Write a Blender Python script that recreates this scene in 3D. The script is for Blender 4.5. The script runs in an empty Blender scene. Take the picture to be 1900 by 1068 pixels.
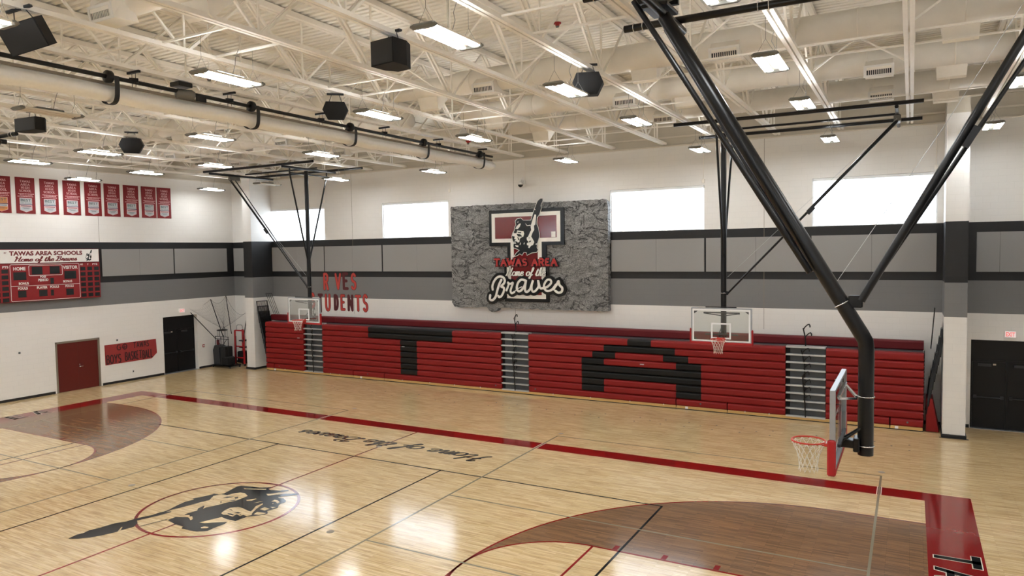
import bpy, math, random
from mathutils import Vector, Matrix
from mathutils.geometry import tessellate_polygon

scene = bpy.context.scene
COL = scene.collection
random.seed(7)

# ------------------------------------------------------------------ camera
cam_d = bpy.data.cameras.new('camera')
cam_d.sensor_width = 36.0
cam_d.lens = 1333.3 / 1900.0 * 36.0
cam_d.clip_start = 0.05
cam_d.clip_end = 300
cam = bpy.data.objects.new('camera', cam_d)
COL.objects.link(cam)
yaw, pitch, roll = -0.5073, -0.0521, -0.0156
fwd = Vector((math.sin(yaw) * math.cos(pitch), math.cos(yaw) * math.cos(pitch), math.sin(pitch)))
rt = Vector((math.cos(yaw), -math.sin(yaw), 0))
up = rt.cross(fwd)
r2 = rt * math.cos(roll) + up * math.sin(roll)
u2 = -rt * math.sin(roll) + up * math.cos(roll)
M = Matrix.Identity(4)
for i in range(3):
    M[i][0] = r2[i]; M[i][1] = u2[i]; M[i][2] = -fwd[i]
M[0][3], M[1][3], M[2][3] = 13.992, -11.036, 5.853
cam.matrix_world = M
scene.camera = cam

# ------------------------------------------------------------------ world, exposure
world = bpy.data.worlds.new('sky')
scene.world = world
world.use_nodes = True
wn = world.node_tree.nodes; wl = world.node_tree.links
bgn = wn['Background']
skyt = wn.new('ShaderNodeTexSky')
skyt.sky_type = 'HOSEK_WILKIE'
skyt.turbidity = 8.0
skyt.sun_direction = Vector((0.3, -0.5, 0.8)).normalized()
mixw = wn.new('ShaderNodeMixRGB'); mixw.inputs[0].default_value = 0.8
mixw.inputs[2].default_value = (0.86, 0.93, 1.0, 1)      # bright overcast
wl.new(skyt.outputs[0], mixw.inputs[1]); wl.new(mixw.outputs[0], bgn.inputs[0])
bgn.inputs[1].default_value = 5.0
LAMP_STRENGTH = 42.0
scene.view_settings.view_transform = 'Standard'
scene.view_settings.look = 'None'
scene.view_settings.gamma = 1.0
scene.view_settings.exposure = 0.42
scene.view_settings.use_curve_mapping = False

# ------------------------------------------------------------------ materials
MATS = {}
def srgb(r, g, b):
    f = lambda c: (c / 255 / 12.92) if c / 255 <= 0.04045 else ((c / 255 + 0.055) / 1.055) ** 2.4
    return (f(r), f(g), f(b), 1)

def mat(name, col, rough=0.5, metal=0.0, var=0.06, scale=6.0, bump=0.0, coat=0.0, spec=0.5):
    m = bpy.data.materials.new(name); m.use_nodes = True
    nt = m.node_tree; n = nt.nodes; l = nt.links
    b = n['Principled BSDF']
    b.inputs['Roughness'].default_value = rough
    b.inputs['Metallic'].default_value = metal
    b.inputs['Specular IOR Level'].default_value = spec
    if coat: b.inputs['Coat Weight'].default_value = coat; b.inputs['Coat Roughness'].default_value = 0.085; b.inputs['Specular IOR Level'].default_value = 0.0
    tc = n.new('ShaderNodeTexCoord')
    no = n.new('ShaderNodeTexNoise'); no.inputs['Scale'].default_value = scale; no.inputs['Detail'].default_value = 3
    l.new(tc.outputs['Object'], no.inputs['Vector'])
    mr = n.new('ShaderNodeMapRange')
    mr.inputs['To Min'].default_value = 1 - var; mr.inputs['To Max'].default_value = 1 + var
    l.new(no.outputs['Fac'], mr.inputs['Value'])
    mx = n.new('ShaderNodeMixRGB'); mx.blend_type = 'MULTIPLY'; mx.inputs[0].default_value = 1
    mx.inputs[1].default_value = col
    l.new(mr.outputs[0], mx.inputs[2]); l.new(mx.outputs[0], b.inputs['Base Color'])
    if bump:
        bp = n.new('ShaderNodeBump'); bp.inputs['Strength'].default_value = bump; bp.inputs['Distance'].default_value = 0.02
        l.new(no.outputs['Fac'], bp.inputs['Height']); l.new(bp.outputs[0], b.inputs['Normal'])
    MATS[name] = m
    return m

def wood(name, c1, c2, dark, gloss=0.13):
    m = bpy.data.materials.new(name); m.use_nodes = True
    nt = m.node_tree; n = nt.nodes; l = nt.links
    b = n['Principled BSDF']; b.inputs['Roughness'].default_value = 0.5; b.inputs['Specular IOR Level'].default_value = 0.05
    b.inputs['Coat Weight'].default_value = 1.0; b.inputs['Coat Roughness'].default_value = gloss
    b.inputs['Coat IOR'].default_value = 1.62
    g = n.new('ShaderNodeNewGeometry')
    br = n.new('ShaderNodeTexBrick'); br.offset = 0.37; br.offset_frequency = 2
    br.inputs['Scale'].default_value = 1.0
    br.inputs['Brick Width'].default_value = 0.62; br.inputs['Row Height'].default_value = 0.057
    br.inputs['Mortar Size'].default_value = 0.0012; br.inputs['Bias'].default_value = -0.15
    br.inputs['Color1'].default_value = c1; br.inputs['Color2'].default_value = c2
    br.inputs['Mortar'].default_value = dark
    l.new(g.outputs['Position'], br.inputs['Vector'])
    mp = n.new('ShaderNodeMapping'); mp.inputs['Scale'].default_value = (1.6, 26.0, 1.0)
    l.new(g.outputs['Position'], mp.inputs['Vector'])
    no = n.new('ShaderNodeTexNoise'); no.inputs['Scale'].default_value = 1.0; no.inputs['Detail'].default_value = 5
    l.new(mp.outputs[0], no.inputs['Vector'])
    cr = n.new('ShaderNodeValToRGB'); cr.color_ramp.elements[0].position = 0.30; cr.color_ramp.elements[1].position = 0.56
    cr.color_ramp.elements[0].color = (0.62, 0.55, 0.48, 1); cr.color_ramp.elements[1].color = (1, 1, 1, 1)
    l.new(no.outputs['Fac'], cr.inputs[0])
    mp2 = n.new('ShaderNodeMapping'); mp2.inputs['Scale'].default_value = (0.35, 0.5, 1.0)
    l.new(g.outputs['Position'], mp2.inputs['Vector'])
    no2 = n.new('ShaderNodeTexNoise'); no2.inputs['Scale'].default_value = 1.3; no2.inputs['Detail'].default_value = 2
    l.new(mp2.outputs[0], no2.inputs['Vector'])
    mr = n.new('ShaderNodeMapRange'); mr.inputs['To Min'].default_value = 0.93; mr.inputs['To Max'].default_value = 1.07
    l.new(no2.outputs['Fac'], mr.inputs['Value'])
    m1 = n.new('ShaderNodeMixRGB'); m1.blend_type = 'MULTIPLY'; m1.inputs[0].default_value = 0.9
    l.new(br.outputs['Color'], m1.inputs[1]); l.new(cr.outputs[0], m1.inputs[2])
    m2 = n.new('ShaderNodeMixRGB'); m2.blend_type = 'MULTIPLY'; m2.inputs[0].default_value = 1
    l.new(m1.outputs[0], m2.inputs[1]); l.new(mr.outputs[0], m2.inputs[2])
    l.new(m2.outputs[0], b.inputs['Base Color'])
    MATS[name] = m
    return m

def block_wall(name):
    """painted concrete block: paint bands by height, block joints as a fine bump and shade"""
    m = bpy.data.materials.new(name); m.use_nodes = True
    nt = m.node_tree; n = nt.nodes; l = nt.links
    b = n['Principled BSDF']; b.inputs['Roughness'].default_value = 0.55
    g = n.new('ShaderNodeNewGeometry')
    s = n.new('ShaderNodeSeparateXYZ'); l.new(g.outputs['Position'], s.inputs[0])
    mr = n.new('ShaderNodeMapRange'); mr.inputs['From Min'].default_value = 0; mr.inputs['From Max'].default_value = 12
    l.new(s.outputs['Z'], mr.inputs['Value'])
    cr = n.new('ShaderNodeValToRGB'); cr.color_ramp.interpolation = 'CONSTANT'
    e = cr.color_ramp.elements
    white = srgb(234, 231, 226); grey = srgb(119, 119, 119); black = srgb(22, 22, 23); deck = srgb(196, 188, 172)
    e[0].position = 0; e[0].color = white
    e[1].position = 3.62 / 12; e[1].color = grey
    x = e.new(4.67 / 12); x.color = black
    x = e.new(6.515 / 12); x.color = white
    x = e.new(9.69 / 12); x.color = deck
    l.new(mr.outputs[0], cr.inputs[0])
    ad = n.new('ShaderNodeMath'); ad.operation = 'ADD'
    l.new(s.outputs['X'], ad.inputs[0]); l.new(s.outputs['Y'], ad.inputs[1])
    cb = n.new('ShaderNodeCombineXYZ'); l.new(ad.outputs[0], cb.inputs[0]); l.new(s.outputs['Z'], cb.inputs[1])
    br = n.new('ShaderNodeTexBrick'); br.offset = 0.5
    br.inputs['Scale'].default_value = 1.0
    br.inputs['Brick Width'].default_value = 0.406; br.inputs['Row Height'].default_value = 0.203
    br.inputs['Mortar Size'].default_value = 0.006; br.inputs['Mortar Smooth'].default_value = 0.6
    br.inputs['Color1'].default_value = (1, 1, 1, 1); br.inputs['Color2'].default_value = (0.985, 0.985, 0.985, 1)
    br.inputs['Mortar'].default_value = (0.93, 0.93, 0.93, 1)
    l.new(cb.outputs[0], br.inputs['Vector'])
    mx = n.new('ShaderNodeMixRGB'); mx.blend_type = 'MULTIPLY'; mx.inputs[0].default_value = 1
    l.new(cr.outputs[0], mx.inputs[1]); l.new(br.outputs['Color'], mx.inputs[2])
    l.new(mx.outputs[0], b.inputs['Base Color'])
    bp = n.new('ShaderNodeBump'); bp.inputs['Strength'].default_value = 0.18; bp.inputs['Distance'].default_value = 0.01
    bp.invert = True
    l.new(br.outputs['Fac'], bp.inputs['Height']); l.new(bp.outputs[0], b.inputs['Normal'])
    MATS[name] = m
    return m

def emit(name, col, s, base=0.8):
    m = bpy.data.materials.new(name); m.use_nodes = True
    b = m.node_tree.nodes['Principled BSDF']
    b.inputs['Base Color'].default_value = (base, base, base, 1)
    b.inputs['Emission Color'].default_value = col; b.inputs['Emission Strength'].default_value = s
    MATS[name] = m
    return m

def rock(name):
    m = bpy.data.materials.new(name); m.use_nodes = True
    nt = m.node_tree; n = nt.nodes; l = nt.links
    b = n['Principled BSDF']; b.inputs['Roughness'].default_value = 0.75
    tc = n.new('ShaderNodeTexCoord')
    no = n.new('ShaderNodeTexNoise'); no.inputs['Scale'].default_value = 0.9; no.inputs['Detail'].default_value = 4
    l.new(tc.outputs['Object'], no.inputs['Vector'])
    mix = n.new('ShaderNodeMixRGB'); mix.inputs[0].default_value = 0.4
    l.new(tc.outputs['Object'], mix.inputs[1]); l.new(no.outputs['Color'], mix.inputs[2])
    mpv = n.new('ShaderNodeMapping'); mpv.inputs['Scale'].default_value = (1.0, 1, 2.0); mpv.inputs['Rotation'].default_value = (0, 0.7, 0)
    l.new(tc.outputs['Object'], mpv.inputs['Vector'])
    rg = n.new('ShaderNodeTexNoise'); rg.inputs['Scale'].default_value = 0.85; rg.inputs['Detail'].default_value = 4; rg.inputs['Roughness'].default_value = 0.55; rg.inputs['Distortion'].default_value = 1.2
    l.new(mpv.outputs[0], rg.inputs['Vector'])
    sb_ = n.new('ShaderNodeMath'); sb_.operation = 'SUBTRACT'; sb_.inputs[1].default_value = 0.5
    l.new(rg.outputs['Fac'], sb_.inputs[0])
    ab = n.new('ShaderNodeMath'); ab.operation = 'ABSOLUTE'; l.new(sb_.outputs[0], ab.inputs[0])
    cr = n.new('ShaderNodeValToRGB'); cr.color_ramp.elements[0].color = (0.07, 0.07, 0.07, 1); cr.color_ramp.elements[1].color = (1, 1, 1, 1)
    cr.color_ramp.elements[0].position = 0.002; cr.color_ramp.elements[1].position = 0.028
    l.new(ab.outputs[0], cr.inputs[0])
    n2 = n.new('ShaderNodeTexNoise'); n2.inputs['Scale'].default_value = 22; n2.inputs['Detail'].default_value = 5; n2.inputs['Roughness'].default_value = 0.7
    l.new(tc.outputs['Object'], n2.inputs['Vector'])
    c2 = n.new('ShaderNodeValToRGB'); c2.color_ramp.elements[0].position = 0.30; c2.color_ramp.elements[1].position = 0.68
    c2.color_ramp.elements[0].color = srgb(66, 66, 68); c2.color_ramp.elements[1].color = srgb(176, 175, 172)
    l.new(n2.outputs['Fac'], c2.inputs[0])
    n3 = n.new('ShaderNodeTexNoise'); n3.inputs['Scale'].default_value = 2.6; n3.inputs['Detail'].default_value = 3; n3.inputs['Distortion'].default_value = 1.0
    l.new(mpv.outputs[0], n3.inputs['Vector'])
    m3 = n.new('ShaderNodeMapRange'); m3.inputs['From Min'].default_value = 0.3; m3.inputs['From Max'].default_value = 0.7; m3.inputs['To Min'].default_value = 0.6; m3.inputs['To Max'].default_value = 1.15
    l.new(n3.outputs['Fac'], m3.inputs['Value'])
    m4 = n.new('ShaderNodeMixRGB'); m4.blend_type = 'MULTIPLY'; m4.inputs[0].default_value = 1
    l.new(c2.outputs[0], m4.inputs[1]); l.new(m3.outputs[0], m4.inputs[2])
    mx = n.new('ShaderNodeMixRGB'); mx.blend_type = 'MULTIPLY'; mx.inputs[0].default_value = 0.9
    l.new(m4.outputs[0], mx.inputs[1]); l.new(cr.outputs[0], mx.inputs[2])
    l.new(mx.outputs[0], b.inputs['Base Color'])
    bp = n.new('ShaderNodeBump'); bp.inputs['Strength'].default_value = 0.7; bp.inputs['Distance'].default_value = 0.05
    l.new(mx.outputs[0], bp.inputs['Height']); l.new(bp.outputs[0], b.inputs['Normal'])
    MATS[name] = m
    return m

def glass(name, tint=(0.93, 0.95, 0.94, 1), gl=0.10):
    m = bpy.data.materials.new(name); m.use_nodes = True
    nt = m.node_tree; n = nt.nodes; l = nt.links
    out = n['Material Output']; n.remove(n['Principled BSDF'])
    t = n.new('ShaderNodeBsdfTransparent'); t.inputs[0].default_value = tint
    g = n.new('ShaderNodeBsdfGlossy'); g.inputs['Roughness'].default_value = 0.03
    mx = n.new('ShaderNodeMixShader')
    lw = n.new('ShaderNodeLayerWeight'); lw.inputs['Blend'].default_value = 0.35
    mm = n.new('ShaderNodeMapRange'); mm.inputs['To Min'].default_value = gl * 0.4; mm.inputs['To Max'].default_value = 0.6
    l.new(lw.outputs['Fresnel'], mm.inputs['Value']); l.new(mm.outputs[0], mx.inputs[0])
    l.new(t.outputs[0], mx.inputs[1]); l.new(g.outputs[0], mx.inputs[2]); l.new(mx.outputs[0], out.inputs[0])
    MATS[name] = m
    return m

def pane_mat(name):
    """diffusing daylight pane with a faint wire grid inside"""
    m = bpy.data.materials.new(name); m.use_nodes = True
    nt = m.node_tree; n = nt.nodes; l = nt.links
    out = n['Material Output']; n.remove(n['Principled BSDF'])
    g = n.new('ShaderNodeNewGeometry')
    s = n.new('ShaderNodeSeparateXYZ'); l.new(g.outputs['Position'], s.inputs[0])
    cb = n.new('ShaderNodeCombineXYZ'); l.new(s.outputs['X'], cb.inputs[0]); l.new(s.outputs['Z'], cb.inputs[1])
    br = n.new('ShaderNodeTexBrick'); br.offset = 0.0
    br.inputs['Scale'].default_value = 1; br.inputs['Brick Width'].default_value = 0.2; br.inputs['Row Height'].default_value = 0.2
    br.inputs['Mortar Size'].default_value = 0.004
    br.inputs['Color1'].default_value = (0.97, 0.985, 1, 1); br.inputs['Color2'].default_value = (0.97, 0.985, 1, 1)
    br.inputs['Mortar'].default_value = (0.16, 0.17, 0.18, 1)
    l.new(cb.outputs[0], br.inputs['Vector'])
    tl = n.new('ShaderNodeBsdfTranslucent'); tr = n.new('ShaderNodeBsdfTransparent')
    l.new(br.outputs['Color'], tl.inputs[0]); l.new(br.outputs['Color'], tr.inputs[0])
    mx = n.new('ShaderNodeMixShader'); mx.inputs[0].default_value = 0.35
    l.new(tr.outputs[0], mx.inputs[1]); l.new(tl.outputs[0], mx.inputs[2]); l.new(mx.outputs[0], out.inputs[0])
    MATS[name] = m
    return m

wood('maple', srgb(226, 200, 154), srgb(204, 174, 121), srgb(146, 118, 76))
wood('stained_maple', srgb(136, 98, 60), srgb(106, 74, 42), srgb(60, 42, 26))
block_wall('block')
mat('court_red', srgb(128, 13, 13), 0.4, coat=1.0, var=0.04)
mat('court_black', srgb(14, 14, 15), 0.4, coat=0.7, var=0.04)
mat('court_grey', srgb(132, 124, 104), 0.4, coat=1.0)
mat('court_brown_line', srgb(120, 66, 42), 0.4, coat=1.0)
mat('court_white', srgb(225, 215, 200), 0.4, coat=1.0)
mat('steel_cream', srgb(244, 239, 229), 0.5)
mat('steel_cream_dull', srgb(218, 210, 196), 0.6)
mat('deck_cream', srgb(240, 236, 226), 0.55)
mat('duct_cream', srgb(240, 235, 225), 0.6, var=0.08, scale=3)
mat('black_rubber', srgb(22, 22, 23), 0.5)
mat('black_paint', srgb(8, 8, 9), 0.3, spec=0.4)
mat('dark_paint', srgb(40, 42, 46), 0.5)
mat('speaker_black', srgb(12, 12, 13), 0.8)
mat('panel_fabric', srgb(150, 148, 146), 0.95, var=0.05, scale=40, bump=0.05)
mat('bleacher_red', srgb(134, 22, 21), 0.5, spec=0.3, var=0.05)
mat('bleacher_dark_red', srgb(98, 15, 22), 0.5, spec=0.3)
mat('bleacher_black', srgb(18, 18, 18), 0.5, spec=0.25)
mat('silver', srgb(196, 198, 200), 0.35, metal=0.6)
mat('galvanised', srgb(96, 99, 102), 0.45, metal=0.5, var=0.15)
mat('riser_grey', srgb(70, 73, 76), 0.5, metal=0.2, var=0.2)
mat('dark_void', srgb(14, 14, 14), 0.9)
mat('pine', srgb(206, 168, 104), 0.45, var=0.1, scale=5)
mat('door_red', srgb(92, 20, 14), 0.4)
mat('door_black', srgb(16, 16, 17), 0.45, spec=0.3)
mat('frame_taupe', srgb(130, 120, 104), 0.45)
mat('white_paint', srgb(232, 230, 226), 0.4)
mat('sill_white', srgb(240, 240, 240), 0.5)
mat('chrome', srgb(220, 222, 224), 0.2, metal=1.0)
mat('aluminium', srgb(170, 174, 180), 0.35, metal=0.8)
mat('rim_orange', srgb(200, 46, 28), 0.35)
mat('pad_red', srgb(170, 18, 24), 0.5)
mat('net_white', srgb(240, 235, 224), 0.8)
mat('net_black', srgb(50, 50, 52), 0.8)
mat('motor_grey', srgb(110, 108, 102), 0.4, metal=0.4)
mat('board_red', srgb(134, 16, 20), 0.45)
mat('board_white', srgb(236, 232, 226), 0.45)
mat('digit_black', srgb(34, 36, 36), 0.25)
mat('maroon', srgb(110, 22, 26), 0.5)
mat('sign_maroon', srgb(112, 14, 18), 0.12, spec=0.8)
mat('sign_black', srgb(14, 14, 15), 0.2, spec=0.4)
mat('sign_white', srgb(238, 234, 226), 0.3)
mat('sign_red', srgb(176, 40, 38), 0.4)
mat('banner_red', srgb(124, 16, 22), 0.7)
mat('banner_silver', srgb(186, 188, 192), 0.6)
mat('banner_gold', srgb(196, 128, 66), 0.6)
mat('banner_navy', srgb(44, 44, 84), 0.6)
mat('banner_ink', srgb(70, 84, 88), 0.6)
mat('banner_text', srgb(224, 176, 176), 0.7)
mat('poster_red', srgb(148, 48, 46), 0.8, var=0.1, scale=4)
mat('marker_black', srgb(52, 22, 24), 0.8)
mat('paper_red', srgb(192, 70, 62), 0.8)
mat('paper_maroon', srgb(88, 36, 40), 0.8)
mat('paper_outline', srgb(96, 34, 34), 0.8)
mat('curtain_cream', srgb(248, 247, 244), 0.8, var=0.05, scale=12)
mat('curtain_dark', srgb(140, 128, 112), 0.8)
mat('lens_grey', srgb(96, 98, 96), 0.4)
mat('led_off', srgb(206, 196, 178), 0.4)
mat('fixture_grey', srgb(112, 112, 106), 0.45)
mat('fixture_white', srgb(225, 218, 204), 0.4)
mat('alarm_red', srgb(150, 20, 20), 0.4)
mat('rack_red', srgb(176, 26, 34), 0.5)
rock('rock_face')
glass('acrylic'); pane_mat('daylight_pane')
emit('led_white', (0.955, 0.98, 1.0, 1), LAMP_STRENGTH)
emit('uplight_fill', (0.97, 0.98, 1.0, 1), 21.0)  # added glow for the fixture tops, brightens the ceiling
emit('exit_panel', (1.0, 0.72, 0.68, 1), 0.35)
emit('exit_red', (1.0, 0.03, 0.03, 1), 0.5, 0.3)

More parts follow.
